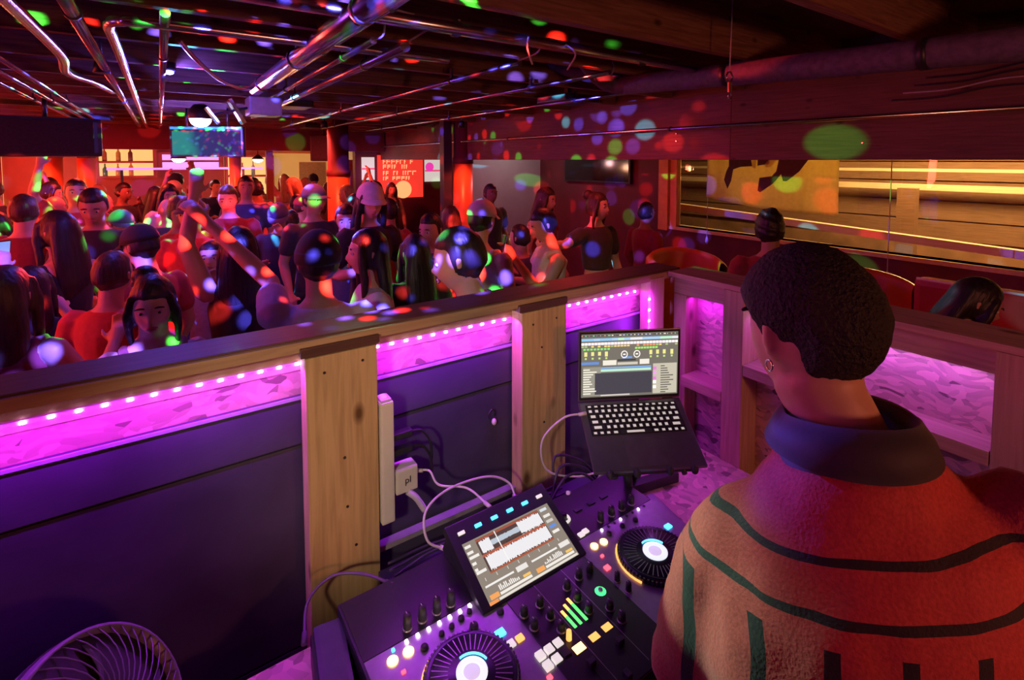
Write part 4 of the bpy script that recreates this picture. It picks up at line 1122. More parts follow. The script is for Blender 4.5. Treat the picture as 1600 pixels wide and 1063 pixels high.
# ---- small box left of the mixer
sb = empty('audio_box', (0.255, 0.99, TZ), R(-8), label='small black interface box standing left of the controller', cat='audio box')
bm = bmesh.new(); add_box(bm, -0.032, 0.030, -0.14, 0.10, 0.0, 0.072, 0.010); mesh_obj('case', bm, mat('violet black case', (0.07, 0.06, 0.11), 0.4), sb)
bm = bmesh.new(); add_box(bm, -0.038, -0.030, -0.15, 0.09, 0.0, 0.064, 0.006); mesh_obj('bumper', bm, BLACKPLASTIC, sb)
for k in range(3):
    bm = bmesh.new(); add_tube(bm, [(-0.012 + 0.014 * k, 0.098, 0.04), (-0.012 + 0.014 * k, 0.112, 0.04)], 0.005, 8); mesh_obj('jack', bm, CHROME, sb)

# ---- cables in the booth
cable([(0.566, 1.108, 1.165), (0.519, 1.12, 1.202), (0.529, 1.15, 1.255), (0.608, 1.18, 1.267), (0.742, 1.2, 1.243), (0.813, 1.19, 1.203), (0.815, 1.155, 1.165)], 0.0032, 'pale cable looping in an arc behind the tilted screen')
cable([(0.556, 1.272, 1.290), (0.587, 1.25, 1.290), (0.602, 1.22, 1.26), (0.667, 1.18, 1.248), (0.690, 1.10, 1.232)], 0.0030, 'white cable from the block charger to the tilted screen')
cable([(1.028, 1.10, 1.388), (0.96, 1.12, 1.385), (0.905, 1.15, 1.319), (0.932, 1.16, 1.215), (1.031, 1.14, 1.169), (1.125, 1.12, 1.156), (1.20, 1.08, 1.10)], 0.0030, 'white cable hanging from the left side of the laptop')
cable([(1.128, 1.125, 1.15), (1.088, 1.12, 1.13), (1.008, 1.115, 1.14), (0.951, 1.085, 1.178)], 0.0032, 'short pale cable branching down to the back of the controller')
cable([(0.225, 1.12, 1.10), (0.25, 1.19, 1.13), (0.31, 1.20, 1.155), (0.375, 1.16, 1.155), (0.412, 1.085, 1.165)], 0.0035, 'dark violet cable arching from the small box to the controller', mat('violet dark cable', (0.12, 0.08, 0.14), 0.4))
cable([(0.525, 1.255, 1.252), (0.545, 1.245, 1.232), (0.565, 1.235, 1.195)], 0.009, 'stubby thick pale cable end below the charger', mat('pale stub', (0.6, 0.55, 0.65), 0.4), False)
rr = random.Random(5)
for k, lab in enumerate(['lowest', 'second', 'third', 'fourth', 'fifth', 'topmost']):
    y = 1.135 + 0.019 * k; x0 = 0.44 + 0.03 * rr.random()
    cable([(x0, y, TZ - 0.005 + 0.004 * k), (x0 + 0.12, y + 0.012, TZ + 0.005 + 0.01 * rr.random()), (x0 + 0.26, y - 0.006, TZ - 0.004 + 0.02 * rr.random()), (x0 + 0.42, y + 0.008, TZ + 0.005), (x0 + 0.58, y, TZ - 0.004 + 0.004 * k)], 0.0035, lab + ' dark cable of the bundle lying behind the controller', DCABLE, False)
for k, lab in enumerate(['front', 'middle', 'rear']):
    cable([(0.90 + 0.03 * k, 1.115 + 0.02 * k, 1.14), (0.98, 1.13 + 0.025 * k, 1.19 + 0.02 * k), (1.06 + 0.02 * k, 1.13 + 0.03 * k, 1.17), (1.12 + 0.02 * k, 1.12 + 0.03 * k, 1.10)], 0.004, lab + ' dark cable arching behind the controller under the laptop', DCABLE, False)

# ---- desk fan at the lower left
fan = empty('pedestal_fan', (-0.125, 1.02, 0.2), label='round pedestal fan with wire cage at the lower left of the booth', cat='fan')
FANM = mat('dark fan plastic', (0.20, 0.18, 0.26), 0.35)
fd = Vector((0.62, -0.42, 0.58)).normalized()           # blowing towards the dj and up
hub = empty('fan_head', (0, 0, 1.015)); hub.parent = fan
hub.rotation_euler = fd.to_track_quat('Z', 'Y').to_euler()
bm = bmesh.new(); add_lathe(bm, [(0.148, -0.055), (0.152, -0.02), (0.150, 0.028), (0.144, 0.032), (0.143, -0.02), (0.140, -0.055)], 48)
mesh_obj('fan_rim', bm, FANM, hub)
bm = bmesh.new(); add_lathe(bm, [(0.1525, -0.008), (0.1535, 0.0), (0.1525, 0.006)], 48); mesh_obj('rim_seam', bm, BLACKPLASTIC, hub)
for s_ in (1, -1):
    bm = bmesh.new()
    for k in range(44):
        a = 2 * PI * k / 44
        pts = []
        for t in range(6):
            r_ = 0.045 + (0.145 - 0.045) * t / 5
            aa = a + 0.5 * (t / 5) * s_
            zz = (0.05 - 0.022 * (t / 5) ** 2) if s_ > 0 else (-0.06 + 0.01 * (t / 5))
            pts.append((r_ * math.cos(aa), r_ * math.sin(aa), zz))
        add_tube(bm, pts, 0.0013, 4)
    g_ = mesh_obj('wire_cage', bm, FANM, hub); g_['kind'] = 'stuff'
bm = bmesh.new(); add_lathe(bm, [(0.046, 0.050), (0.046, 0.056), (0.038, 0.060), (0.0005, 0.060)], 28); mesh_obj('cage_badge', bm, BLACKPLASTIC, hub)
for k in range(5):
    a0 = 2 * PI * k / 5
    bm = bmesh.new(); vs = []
    for i in range(7):
        r_ = 0.025 + 0.105 * i / 6
        row = []
        for j in range(5):
            aa = a0 + (j / 4) * 0.85 * (0.6 + 0.4 * i / 6) + 0.2 * i / 6
            row.append(bm.verts.new((r_ * math.cos(aa), r_ * math.sin(aa), -0.02 + 0.035 * (j / 4))))
        vs.append(row)
    for i in range(6):
        for j in range(4): bm.faces.new((vs[i][j], vs[i + 1][j], vs[i + 1][j + 1], vs[i][j + 1]))
    bl_ = mesh_obj('blade', bm, mat('fan blade', (0.12, 0.11, 0.16), 0.3), hub, True)
    bl_.modifiers.new('thick', 'SOLIDIFY').thickness = 0.002
bm = bmesh.new(); add_lathe(bm, [(0.0005, -0.15), (0.045, -0.14), (0.055, -0.06), (0.03, 0.02), (0.0005, 0.02)], 24); mesh_obj('motor', bm, FANM, hub)
tube('pole', [(-0.04, 0.03, 0.02), (-0.04, 0.03, 0.94)], 0.014, FANM, fan, 12)
tube('neck', [(-0.04, 0.03, 0.92), (-0.05, 0.035, 0.98)], 0.022, FANM, fan, 12)
bm = bmesh.new(); add_lathe(bm, [(0.17, 0.0), (0.17, 0.012), (0.05, 0.03), (0.02, 0.05), (0.0005, 0.05)], 32, (-0.04, 0.03, 0)); mesh_obj('base', bm, FANM, fan)
# ================================================================ FAR BAR AND SEATING
HOT = glow('warm lamp', (1.0, 0.72, 0.35), 9)
HOTW = glow('white lamp', (1.0, 0.9, 0.85), 10)
REDGLOW = glow('red neon', (1.0, 0.06, 0.03), 2.2)
# lit back bar shelf units
def shelf_unit(x0, x1, y, z0, z1, label, panel, shelves=2):
    e = empty('back_bar_unit', (x0, y, z0), label=label, cat='shelf unit')
    w_, h_ = x1 - x0, z1 - z0
    box('back_panel', 0, w_, 0.22, 0.25, 0, h_, panel, e)
    for xx in (0, w_ - 0.05): box('side', xx, xx + 0.05, 0, 0.22, 0, h_, REDWALL, e)
    for k in range(shelves + 1):
        zz = (h_ - 0.04) * k / shelves
        box('shelf', 0.05, w_ - 0.05, 0, 0.22, zz, zz + 0.04, REDWALL, e)
    return e
PANRED = glow('backlit red panel', (1.0, 0.10, 0.04), 0.9, (0.4, 0.05, 0.03))
PANAMB = glow('backlit amber panel', (1.0, 0.55, 0.18), 1.0, (0.4, 0.2, 0.08))
PANVIO = glow('backlit violet panel', (0.75, 0.35, 1.0), 1.1, (0.3, 0.15, 0.4))
BY = 12.345
units = [(-5.6, -4.0, 0.9, 2.3, PANRED, 'lit red back bar unit at the far left end'), (-3.9, -2.3, 0.9, 2.3, PANAMB, 'amber lit back bar unit left of the far columns'), (-1.0, -0.05, 1.80, 2.42, PANAMB, 'framed amber lit shelf box on the far wall left of the hanging screen'),
         (0.0, 1.1, 1.95, 2.30, PANVIO, 'violet lit shelf box on the far wall under the hanging screen'), (1.15, 2.1, 1.35, 2.25, PANAMB, 'amber lit back bar unit right of the violet shelf')]
BOTC = [(0.5, 0.12, 0.05), (0.12, 0.25, 0.08), (0.6, 0.35, 0.1), (0.55, 0.5, 0.45), (0.25, 0.06, 0.06)]
BOTM = [mat('bottle glass %d' % i, c, 0.15, var=0.05) for i, c in enumerate(BOTC)]
def bottle_mesh(h):
    bm = bmesh.new(); add_lathe(bm, [(0.036, 0), (0.038, 0.01), (0.038, h * 0.58), (0.014, h * 0.74), (0.012, h * 0.96), (0.015, h * 0.97), (0.015, h)], 12)
    me = bpy.data.meshes.new('bottle'); bm.to_mesh(me); bm.free(); me.materials.append(BOTM[0]); return me
BME = [bottle_mesh(h) for h in (0.27, 0.30, 0.24)]
rr = random.Random(21)
for ui, (x0, x1, z0, z1, pm, lab) in enumerate(units):
    u = shelf_unit(x0, x1, BY, z0, z1, lab, pm)
    h_ = z1 - z0
    for lv in range(2):
        zz = z0 + (h_ - 0.04) * lv / 2 + 0.04
        if h_ / 2 < 0.26: continue
        n = int((x1 - x0 - 0.2) / 0.19)
        for k in range(n):
            me = BME[rr.randrange(3)]
            o = bpy.data.objects.new('bottle', me); COL.objects.link(o)
            o.location = (x0 + 0.14 + k * 0.19 + 0.03 * rr.random(), BY + 0.10, zz)
            mi = rr.randrange(5)
            o.material_slots[0].link = 'OBJECT'; o.material_slots[0].material = BOTM[mi]
            tag(o, '%s bottle, %s from the left on the %s shelf of the %s' % (['red', 'green', 'amber', 'pale', 'brown'][mi], ['first', 'second', 'third', 'fourth', 'fifth', 'sixth', 'seventh', 'eighth'][k], ['lower', 'upper'][lv], ['far left unit', 'left amber unit', 'framed amber box', 'violet box', 'right amber unit'][ui]), 'bottle', 'bottles on the back bar')
# long bar counter in front of the units with a violet lit edge
bar = empty('bar_counter', (-1.8, 11.0, 0.08), label='long red bar counter with a violet lit top edge at the far end', cat='bar counter')
box('front', -3.9, 3.9, 0, 0.06, 0, 1.06, REDWALL, bar); box('worktop', -3.95, 3.95, -0.08, 0.5, 1.06, 1.11, WOOD_CAP, bar)
box('violet_shelf', 1.0, 3.6, 0.9, 1.0, 1.88, 1.92, glow('violet edge', (0.6, 0.25, 1.0), 1.2), bar); box('shelf_brace', 1.2, 1.24, 0.95, 0.99, 1.1, 1.88, DARKMETAL, bar); box('shelf_brace', 3.4, 3.44, 0.95, 0.99, 1.1, 1.88, DARKMETAL, bar)
# pendant lamps over the bar
def pendant(x, y, z, m, label, power, col, r=0.09):
    e = empty('pendant_lamp', (x, y, z), label=label, cat='lamp')
    bm = bmesh.new(); add_lathe(bm, [(r * 0.3, r * 1.0), (r * 1.15, r * 0.25), (r * 1.2, 0.0), (r * 1.1, 0.0), (r * 0.25, r * 0.9)], 20); mesh_obj('shade', bm, DARKMETAL, e)
    bm = bmesh.new(); add_ell(bm, (0, 0, -0.01), (r, r, r * 0.55)); mesh_obj('bulb', bm, m, e)
    tube('cord', [(0, 0, r), (0, 0, 2.86 - z)], 0.006, BLACKPLASTIC, e, 6)
    lamp('pendant_light', 'POINT', (x, y, z - 0.12), power, col, size=0.08)
pendant(-1.53, 11.6, 2.02, HOTW, 'white pendant lamp over the bar at the left', 25, (1, 0.45, 0.25), 0.09)
pendant(0.28, 10.6, 2.17, HOTW, 'bright white pendant lamp under the hanging screen', 18, (1, 0.5, 0.5), 0.10)
pendant(1.20, 11.3, 1.84, HOTW, 'low white pendant lamp beside the far red column', 15, (1, 0.5, 0.3), 0.08)
pendant(1.60, 11.1, 2.16, HOTW, 'white pendant lamp at the right end of the bar', 15, (1, 0.6, 0.35), 0.09)
pendant(-2.2, 10.6, 2.05, glow('red lamp bulb', (1, 0.1, 0.05), 8), 'red pendant lamp over the far left crowd', 40, (1, 0.06, 0.03), 0.08)
pendant(-3.4, 10.8, 2.0, glow('red lamp bulb', (1, 0.1, 0.05), 8), 'red pendant lamp at the far left edge over the bar', 40, (1, 0.06, 0.03), 0.08)
pendant(-2.75, 10.2, 1.98, HOT, 'amber pendant lamp at the left edge over the crowd', 20, (1, 0.4, 0.15), 0.07)

# round columns, bright red paint with a dark band above
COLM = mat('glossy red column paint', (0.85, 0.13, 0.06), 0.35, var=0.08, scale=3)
def column(x, y, r, zt, label, washes=True, p=14):
    e = empty('round_column', (x, y, 0.08), label=label, cat='column')
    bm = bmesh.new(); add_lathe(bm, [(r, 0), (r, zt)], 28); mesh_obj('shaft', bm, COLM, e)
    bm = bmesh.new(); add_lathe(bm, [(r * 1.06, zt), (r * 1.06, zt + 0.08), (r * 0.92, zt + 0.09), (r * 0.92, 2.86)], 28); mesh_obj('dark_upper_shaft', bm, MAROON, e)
    if washes:
        lx, ly = x - 0.32, y - 0.55
        f = empty('uplight', (lx, ly, 0.0)); f.parent = e; f.location = (-0.32, -0.55, 0.0)
        lamp('column_light', 'SPOT', (lx, ly, 2.45), p, (1.0, 0.16, 0.05), size=0.05, target=(x, y, 1.35), spot=50, blend=0.6)
        bm = bmesh.new(); add_lathe(bm, [(0.03, 0.08), (0.04, 0.05), (0.045, 0.0), (0.04, 0.0)], 12, (-0.32, -0.55, 2.47)); mesh_obj('wash_lamp', bm, BLACKPLASTIC, e)
        tube('wash_lamp_stem', [(-0.32, -0.55, 2.54), (-0.32, -0.55, 2.86)], 0.008, DARKMETAL, e, 6)
        bpy.data.objects.remove(f)
    return e
column(2.02, 7.10, 0.15, 1.85, 'wide round red column right of the yellow doorway', p=55)
column(3.42, 6.12, 0.135, 2.02, 'tall round red column beside the pale wall', p=55)
column(1.15, 10.6, 0.10, 2.15, 'slim red column at the right end of the bar', p=40)
column(-1.42, 11.0, 0.13, 2.10, 'left one of the two red columns by the bar at the left', p=45)
column(-0.98, 10.8, 0.12, 2.10, 'right one of the two red columns by the bar at the left', p=45)
column(-2.9, 9.4, 0.14, 1.9, 'red column at the far left edge behind the crowd', p=45)
tag(box('square_post', 3.12, 3.24, 6.10, 6.22, 0, 2.86, mat('dark violet post', (0.06, 0.03, 0.07), 0.5)), 'dark square post just left of the tall red column', 'post')
tag(box('square_post', 1.50, 1.60, 9.5, 9.6, 0, 2.86, mat('brown post', (0.28, 0.13, 0.07), 0.5)), 'brown square post left of the yellow doorway', 'post')

# menu wall with red lit board and two posters
struct(box('wall_menu', 2.95, 5.0, 9.3, 9.45, 0, 2.87, MAROON))
mb = empty('menu_board', (3.36, 9.266, 1.42), label='red lit menu board with rows of glowing lettering on the far wall', cat='sign')
box('board', 0, 0.92, 0, 0.03, 0, 0.82, glow('red lit board', (1.0, 0.05, 0.03), 0.85, (0.4, 0.02, 0.02)), mb, 0.005)
LET = glow('menu lettering', (1.0, 0.36, 0.16), 1.5)
rr = random.Random(9)
for row, (z, hh, n) in enumerate(((0.70, 0.09, 8), (0.60, 0.08, 9), (0.48, 0.08, 10), (0.38, 0.07, 8))):
    x = 0.10
    for k in range(n):
        w_ = 0.03 + 0.06 * rr.random()
        if rr.random() < 0.85:
            bm = bmesh.new()
            add_box(bm, x, x + 0.014, -0.006, -0.001, z - hh / 2, z + hh / 2)
            add_box(bm, x + 0.014, x + w_ - 0.01, -0.006, -0.001, z + hh / 2 - 0.018, z + hh / 2)
            if rr.random() < 0.6: add_box(bm, x + 0.014, x + w_ - 0.012, -0.006, -0.001, z - 0.008, z + 0.008)
            mesh_obj('letter', bm, LET, mb)
        x += w_ + 0.012
        if x > 0.82: break
bm = bmesh.new(); add_lathe(bm, [(0.15, -0.012), (0.17, -0.006), (0.17, 0.0)], 24, (0.50, 0, 0.16), 'Y'); mesh_obj('round_emblem', bm, glow('menu emblem', (1.0, 0.40, 0.15), 1.2), mb)
def poster(x0, x1, z0, z1, label, dot):
    e = empty('lit_poster', (x0, 9.27, z0), label=label, cat='poster')
    w_, h_ = x1 - x0, z1 - z0
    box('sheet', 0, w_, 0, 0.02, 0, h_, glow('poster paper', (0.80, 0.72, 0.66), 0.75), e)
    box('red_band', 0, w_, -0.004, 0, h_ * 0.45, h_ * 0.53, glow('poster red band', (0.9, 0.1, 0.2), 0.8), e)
    if dot:
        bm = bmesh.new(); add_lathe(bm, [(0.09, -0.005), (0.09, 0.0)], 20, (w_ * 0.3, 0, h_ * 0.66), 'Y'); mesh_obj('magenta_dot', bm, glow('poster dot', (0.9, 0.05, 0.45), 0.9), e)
poster(4.32, 4.66, 1.72, 2.16, 'white lit poster with a magenta dot right of the menu board', True)
poster(3.06, 3.30, 1.78, 2.20, 'white lit poster with a red band left of the menu board', False)
lamp('poster_light', 'POINT', (3.2, 8.9, 1.9), 3, (0.7, 0.4, 1.0), size=0.1)

# doorway to the yellow lit room
dw = struct(empty('door_1', (2.12, 12.55, 0)))
box('door_frame', -0.06, 0.0, 0, 0.08, 0, 2.3, ORANGEWOOD, dw); box('door_frame', 1.2, 1.26, 0, 0.08, 0, 2.3, ORANGEWOOD, dw); box('door_frame', -0.06, 1.26, 0, 0.08, 2.3, 2.36, ORANGEWOOD, dw)
box('lit_room_wall', 0, 1.2, 0.02, 0.04, 0, 2.3, glow('yellow lit room', (1.0, 0.48, 0.12), 0.38, (0.6, 0.4, 0.15)), dw)
box('door_leaf', 0.55, 1.15, -0.02, 0.02, 0, 2.1, mat('ochre door', (0.70, 0.45, 0.18), 0.5), dw)
lamp('doorway_light', 'AREA', (2.7, 12.3, 2.2), 20, (1.0, 0.55, 0.2), size=0.8, target=(2.6, 9, 1.2))

pendant(4.75, 6.45, 2.50, glow('pale wall fill', (0.9, 0.8, 0.85), 2), 'small added white fill lamp before the pale wall', 9, (0.95, 0.75, 0.85), 0.05)  # lamp added to lift the pale wall out of the red light
# wall screen on the dark wall beyond the dancers
ts = empty('wall_screen', (XW - 0.06, 5.75, 1.80), label='dark flat screen mounted high on the maroon wall', cat='screen')
box('casing', 0.0, 0.05, -0.72, 0.72, 0.0, 0.80, BLACKPLASTIC, ts, 0.008)
box('panel', -0.003, 0.0, -0.69, 0.69, 0.03, 0.77, mat('dark screen glass', (0.015, 0.012, 0.012), 0.08), ts)

# seating beyond the booth: red vinyl bench with pale piping, barrel chairs
VINYL = mat('red vinyl', (0.55, 0.04, 0.03), 0.35, var=0.1, scale=8)
PIPING = mat('pale piping', (0.85, 0.65, 0.55), 0.5)
bn = empty('vinyl_bench', (3.20, -0.62, 0.08), label='red vinyl bench back with pale piping behind the booth side wall', cat='bench')
bm = bmesh.new(); add_box(bm, 0.0, 0.14, 0, 1.58, 0.3, 1.455, 0.03); mesh_obj('backrest', bm, VINYL, bn)
bm = bmesh.new(); add_box(bm, 0.12, 0.58, 0, 1.58, 0.28, 0.42, 0.03); mesh_obj('seat', bm, VINYL, bn)
box('plinth', 0.02, 0.55, 0.02, 1.56, 0, 0.30, BLACKPLASTIC, bn)
tube('piping', [(0.012, 0.01, 1.457), (0.012, 1.57, 1.457)], 0.007, PIPING, bn, 8)
OV = mat('orange vinyl', (0.50, 0.12, 0.04), 0.4, var=0.1, scale=8)
def barrel_chair(x, y, rz, h, label):
    e = empty('barrel_chair', (x, y, 0.08), rz, label=label, cat='chair')
    bm = bmesh.new()
    for t, (ra, rb) in enumerate(((0.30, 0.24),)):
        n = 18
        rows = []
        for k in range(n + 1):
            a = R(-20) + R(220) * k / n
            top = h - 0.10 * abs(k / n - 0.5) ** 1.5 * 2
            rows.append([bm.verts.new((math.cos(a) * r_, math.sin(a) * r_, z)) for (r_, z) in ((ra, 0.35), (ra, top - 0.03), (ra - 0.03, top), (rb + 0.01, top), (rb, top - 0.04), (rb, 0.35))])
        for A, B in zip(rows, rows[1:]):
            for q in range(5): bm.faces.new((A[q], B[q], B[q + 1], A[q + 1])).smooth = True
    mesh_obj('backrest', bm, OV, e)
    bm = bmesh.new(); add_lathe(bm, [(0.27, 0.38), (0.28, 0.46), (0.25, 0.50), (0.0005, 0.51)], 24); mesh_obj('seat', bm, OV, e)
    for a in (45, 135, 225, 315):
        tube('leg', [(0.2 * math.cos(R(a)), 0.2 * math.sin(R(a)), 0.0), (0.17 * math.cos(R(a)), 0.17 * math.sin(R(a)), 0.38)], 0.018, BLACKPLASTIC, e, 8)
barrel_chair(3.30, 2.42, R(-30), 1.36, 'orange barrel chair beside the window, left of the curly haired head')
barrel_chair(3.95, 1.42, R(-30), 1.30, 'orange barrel chair right of the dj under the window')
# ================================================================ PEOPLE
def fuse(name, bm, voxel, smooth=3, parent=None, m=None):
    """Turn overlapping closed shapes into one continuous skin."""
    me = bpy.data.meshes.new('tmp'); bm.to_mesh(me); bm.free()
    t = bpy.data.objects.new('tmp', me); COL.objects.link(t)
    r = t.modifiers.new('r', 'REMESH'); r.mode = 'VOXEL'; r.voxel_size = voxel; r.use_smooth_shade = True
    if smooth:
        s = t.modifiers.new('s', 'SMOOTH'); s.factor = 0.5; s.iterations = smooth
    dg = bpy.context.evaluated_depsgraph_get()
    out = bpy.data.meshes.new_from_object(t.evaluated_get(dg))
    bpy.data.objects.remove(t); bpy.data.meshes.remove(me)
    out.name = name
    out.materials.clear()
    out.materials.append(m)
    for p in out.polygons: p.use_smooth = True
    o = bpy.data.objects.new(name, out); COL.objects.link(o)
    if parent: o.parent = parent
    return o

def loft(bm, rows, seg=16):
    """closed body of elliptic sections: (cx, cy, z, rx, ry)"""
    rings = []
    for (cx, cy, z, rx, ry) in rows:
        rings.append([bm.verts.new((cx + rx * math.cos(2 * PI * k / seg), cy + ry * math.sin(2 * PI * k / seg), z)) for k in range(seg)])
    for a, b in zip(rings, rings[1:]):
        for k in range(seg): bm.faces.new((a[k], a[(k + 1) % seg], b[(k + 1) % seg], b[k])).smooth = True
    bm.faces.new(rings[0][::-1]); bm.faces.new(rings[-1])

def limb(bm, pts, rads, seg=10):
    """tapered limb with rounded ends"""
    P = [Vector(p) for p in pts]
    d0 = (P[1] - P[0]).normalized(); d1 = (P[-1] - P[-2]).normalized()
    pp = [P[0] - d0 * rads[0] * 0.8] + P + [P[-1] + d1 * rads[-1] * 0.8]
    rr_ = [rads[0] * 0.5] + list(rads) + [rads[-1] * 0.5]
    add_tube(bm, pp, rr_, seg)

def head_point(d):
    x, y, z = d.x * 0.076, d.y * 0.098, d.z * 0.118
    if z < 0:
        t = -z / 0.118
        x *= 1 - 0.30 * t ** 1.5
        if y < 0: y *= 1 - 0.35 * t
        else: y += 0.010 * t
    if d.y > 0:
        g = lambda v, s: math.exp(-(v / s) ** 2)
        y += 0.024 * g(x, 0.012) * g(z + 0.022, 0.022)
        y -= 0.010 * (g(abs(x) - 0.032, 0.015) * g(z - 0.006, 0.013))
        y += 0.004 * g(z - 0.030, 0.010) * g(x, 0.05)
        y += 0.006 * g(x, 0.020) * g(z + 0.062, 0.008)
        y -= 0.004 * g(x, 0.03) * g(z + 0.078, 0.008)
        y += 0.007 * g(x, 0.022) * g(z + 0.100, 0.014)
    return Vector((x, y, z))

def add_head(bm, c, rot):
    c = Vector(c)
    seg, rings = 36, 28
    grid = []
    for i in range(1, rings):
        th = PI * i / rings
        grid.append([bm.verts.new(c + rot @ head_point(Vector((math.sin(th) * math.cos(2 * PI * k / seg), math.sin(th) * math.sin(2 * PI * k / seg), math.cos(th))))) for k in range(seg)])
    vt = bm.verts.new(c + rot @ head_point(Vector((0, 0, 1)))); vb = bm.verts.new(c + rot @ head_point(Vector((0, 0, -1))))
    for k in range(seg):
        bm.faces.new((vt, grid[0][k], grid[0][(k + 1) % seg])); bm.faces.new((grid[-1][k], vb, grid[-1][(k + 1) % seg]))
    for a, b in zip(grid, grid[1:]):
        for k in range(seg): bm.faces.new((a[k], b[k], b[(k + 1) % seg], a[(k + 1) % seg]))
    for s in (-1, 1):
        limb(bm, [c + rot @ Vector((s * 0.074, -0.004, 0.022)), c + rot @ Vector((s * 0.083, -0.016, 0.012)), c + rot @ Vector((s * 0.080, -0.012, -0.012)), c + rot @ Vector((s * 0.073, -0.002, -0.028))], [0.009, 0.010, 0.010, 0.008], 8)

def add_hand(bm, wrist, d, side, curl=0.35, s=1.0):
    """palm, four fingers of unequal length bent at the knuckles, thumb leaving the side of the palm"""
    d = Vector(d).normalized(); side = Vector(side); side = (side - d * side.dot(d)).normalized(); n = d.cross(side).normalized()
    W = Vector(wrist)
    limb(bm, [W, W + d * 0.03 * s, W + d * 0.075 * s], [0.026 * s, 0.030 * s, 0.034 * s], 10)
    for off in (-0.024, -0.008, 0.008, 0.024):
        limb(bm, [W + d * 0.03 * s + side * off * 0.6 * s, W + d * 0.088 * s + side * off * s], [0.013 * s, 0.0125 * s], 8)
    for off, ln in ((-0.026, 0.062), (-0.009, 0.074), (0.009, 0.080), (0.027, 0.070)):
        b = W + d * 0.085 * s + side * off * s
        k1 = b + (d * math.cos(curl * 0.8) + n * math.sin(curl * 0.8)) * ln * 0.45 * s + side * off * 0.10
        k2 = k1 + (d * math.cos(curl * 2.0) + n * math.sin(curl * 2.0)) * ln * 0.32 * s
        k3 = k2 + (d * math.cos(curl * 3.0) + n * math.sin(curl * 3.0)) * ln * 0.25 * s
        limb(bm, [b, k1, k2, k3], [0.0095 * s, 0.0088 * s, 0.008 * s, 0.007 * s], 8)
    t0 = W + d * 0.030 * s + side * 0.026 * s
    t1 = t0 + (d * 0.6 + side * 0.75 + n * 0.25).normalized() * 0.036 * s
    t2 = t1 + (d * 0.85 + side * 0.35 + n * 0.35).normalized() * 0.030 * s
    limb(bm, [t0, t1, t2], [0.013 * s, 0.011 * s, 0.009 * s], 8)

ARMS = {  # elbow, wrist for the right side (x > 0), reference height 1.75
    'down': ((0.245, -0.03, 1.13), (0.235, 0.09, 0.90)),
    'bent': ((0.255, 0.00, 1.13), (0.11, 0.24, 1.20)),
    'phone': ((0.235, 0.13, 1.16), (0.13, 0.30, 1.42)),
    'up': ((0.285, 0.07, 1.62), (0.235, 0.14, 1.88)),
    'high': ((0.24, 0.02, 1.68), (0.20, 0.05, 1.93)),
    'out': ((0.42, 0.10, 1.34), (0.66, 0.22, 1.38)),
    'face': ((0.25, 0.12, 1.18), (0.09, 0.20, 1.46)),
    'dance': ((0.30, 0.02, 1.16), (0.30, 0.22, 1.32)),
}
SKINS = [mat('skin %d' % i, c, 0.5, var=0.05, scale=20) for i, c in enumerate(((0.72, 0.47, 0.36), (0.62, 0.38, 0.27), (0.45, 0.26, 0.17), (0.30, 0.16, 0.10), (0.78, 0.56, 0.46)))]
HAIRS = {'black': mat('black hair', (0.018, 0.014, 0.016), 0.45, var=0.5, scale=60, bump=0.4, stretch=(1, 1, 0.15)), 'brown': mat('brown hair', (0.07, 0.04, 0.025), 0.45, var=0.5, scale=60, bump=0.4, stretch=(1, 1, 0.15)), 'blond': mat('blond hair', (0.42, 0.27, 0.11), 0.45, var=0.3, scale=60, bump=0.4, stretch=(1, 1, 0.15))}
CL = {}
def cloth(key, c):
    if key not in CL: CL[key] = mat('cloth ' + key, c, 0.8, var=0.10, scale=35, sheen=0.15)
    return CL[key]
for k_, c_ in dict(black=(0.02, 0.02, 0.025), charcoal=(0.05, 0.05, 0.06), maroon=(0.25, 0.03, 0.04), red=(0.55, 0.06, 0.05), white=(0.72, 0.70, 0.70), lavender=(0.55, 0.48, 0.62), navy=(0.04, 0.05, 0.14), denim=(0.15, 0.22, 0.38), pink=(0.65, 0.30, 0.40), grey=(0.35, 0.34, 0.36), olive=(0.16, 0.17, 0.08), ochre=(0.60, 0.38, 0.12), teal=(0.06, 0.25, 0.27)).items():
    cloth(k_, c_)
EYEW = mat('eye white', (0.75, 0.72, 0.70), 0.2, var=0.02); EYED = mat('iris', (0.04, 0.025, 0.02), 0.15); LIPM = mat('lips', (0.45, 0.14, 0.13), 0.4)
PHONEM = mat('phone back', (0.03, 0.03, 0.04), 0.2)

def hair_fn(front=0.30, low=-0.35, thin=0.84):
    def fn(d):
        s = 1.0
        if d.y > 0.05:
            t = min(1, max(0, (0.62 - d.z) / 0.25)) * min(1, max(0, (d.y - front + 0.25) / 0.3))
            s = min(s, 1 - (1 - thin) * t)
        if d.z < low:
            s = min(s, 1 - (1 - thin) * min(1, (low - d.z) / 0.2))
        return s
    return fn

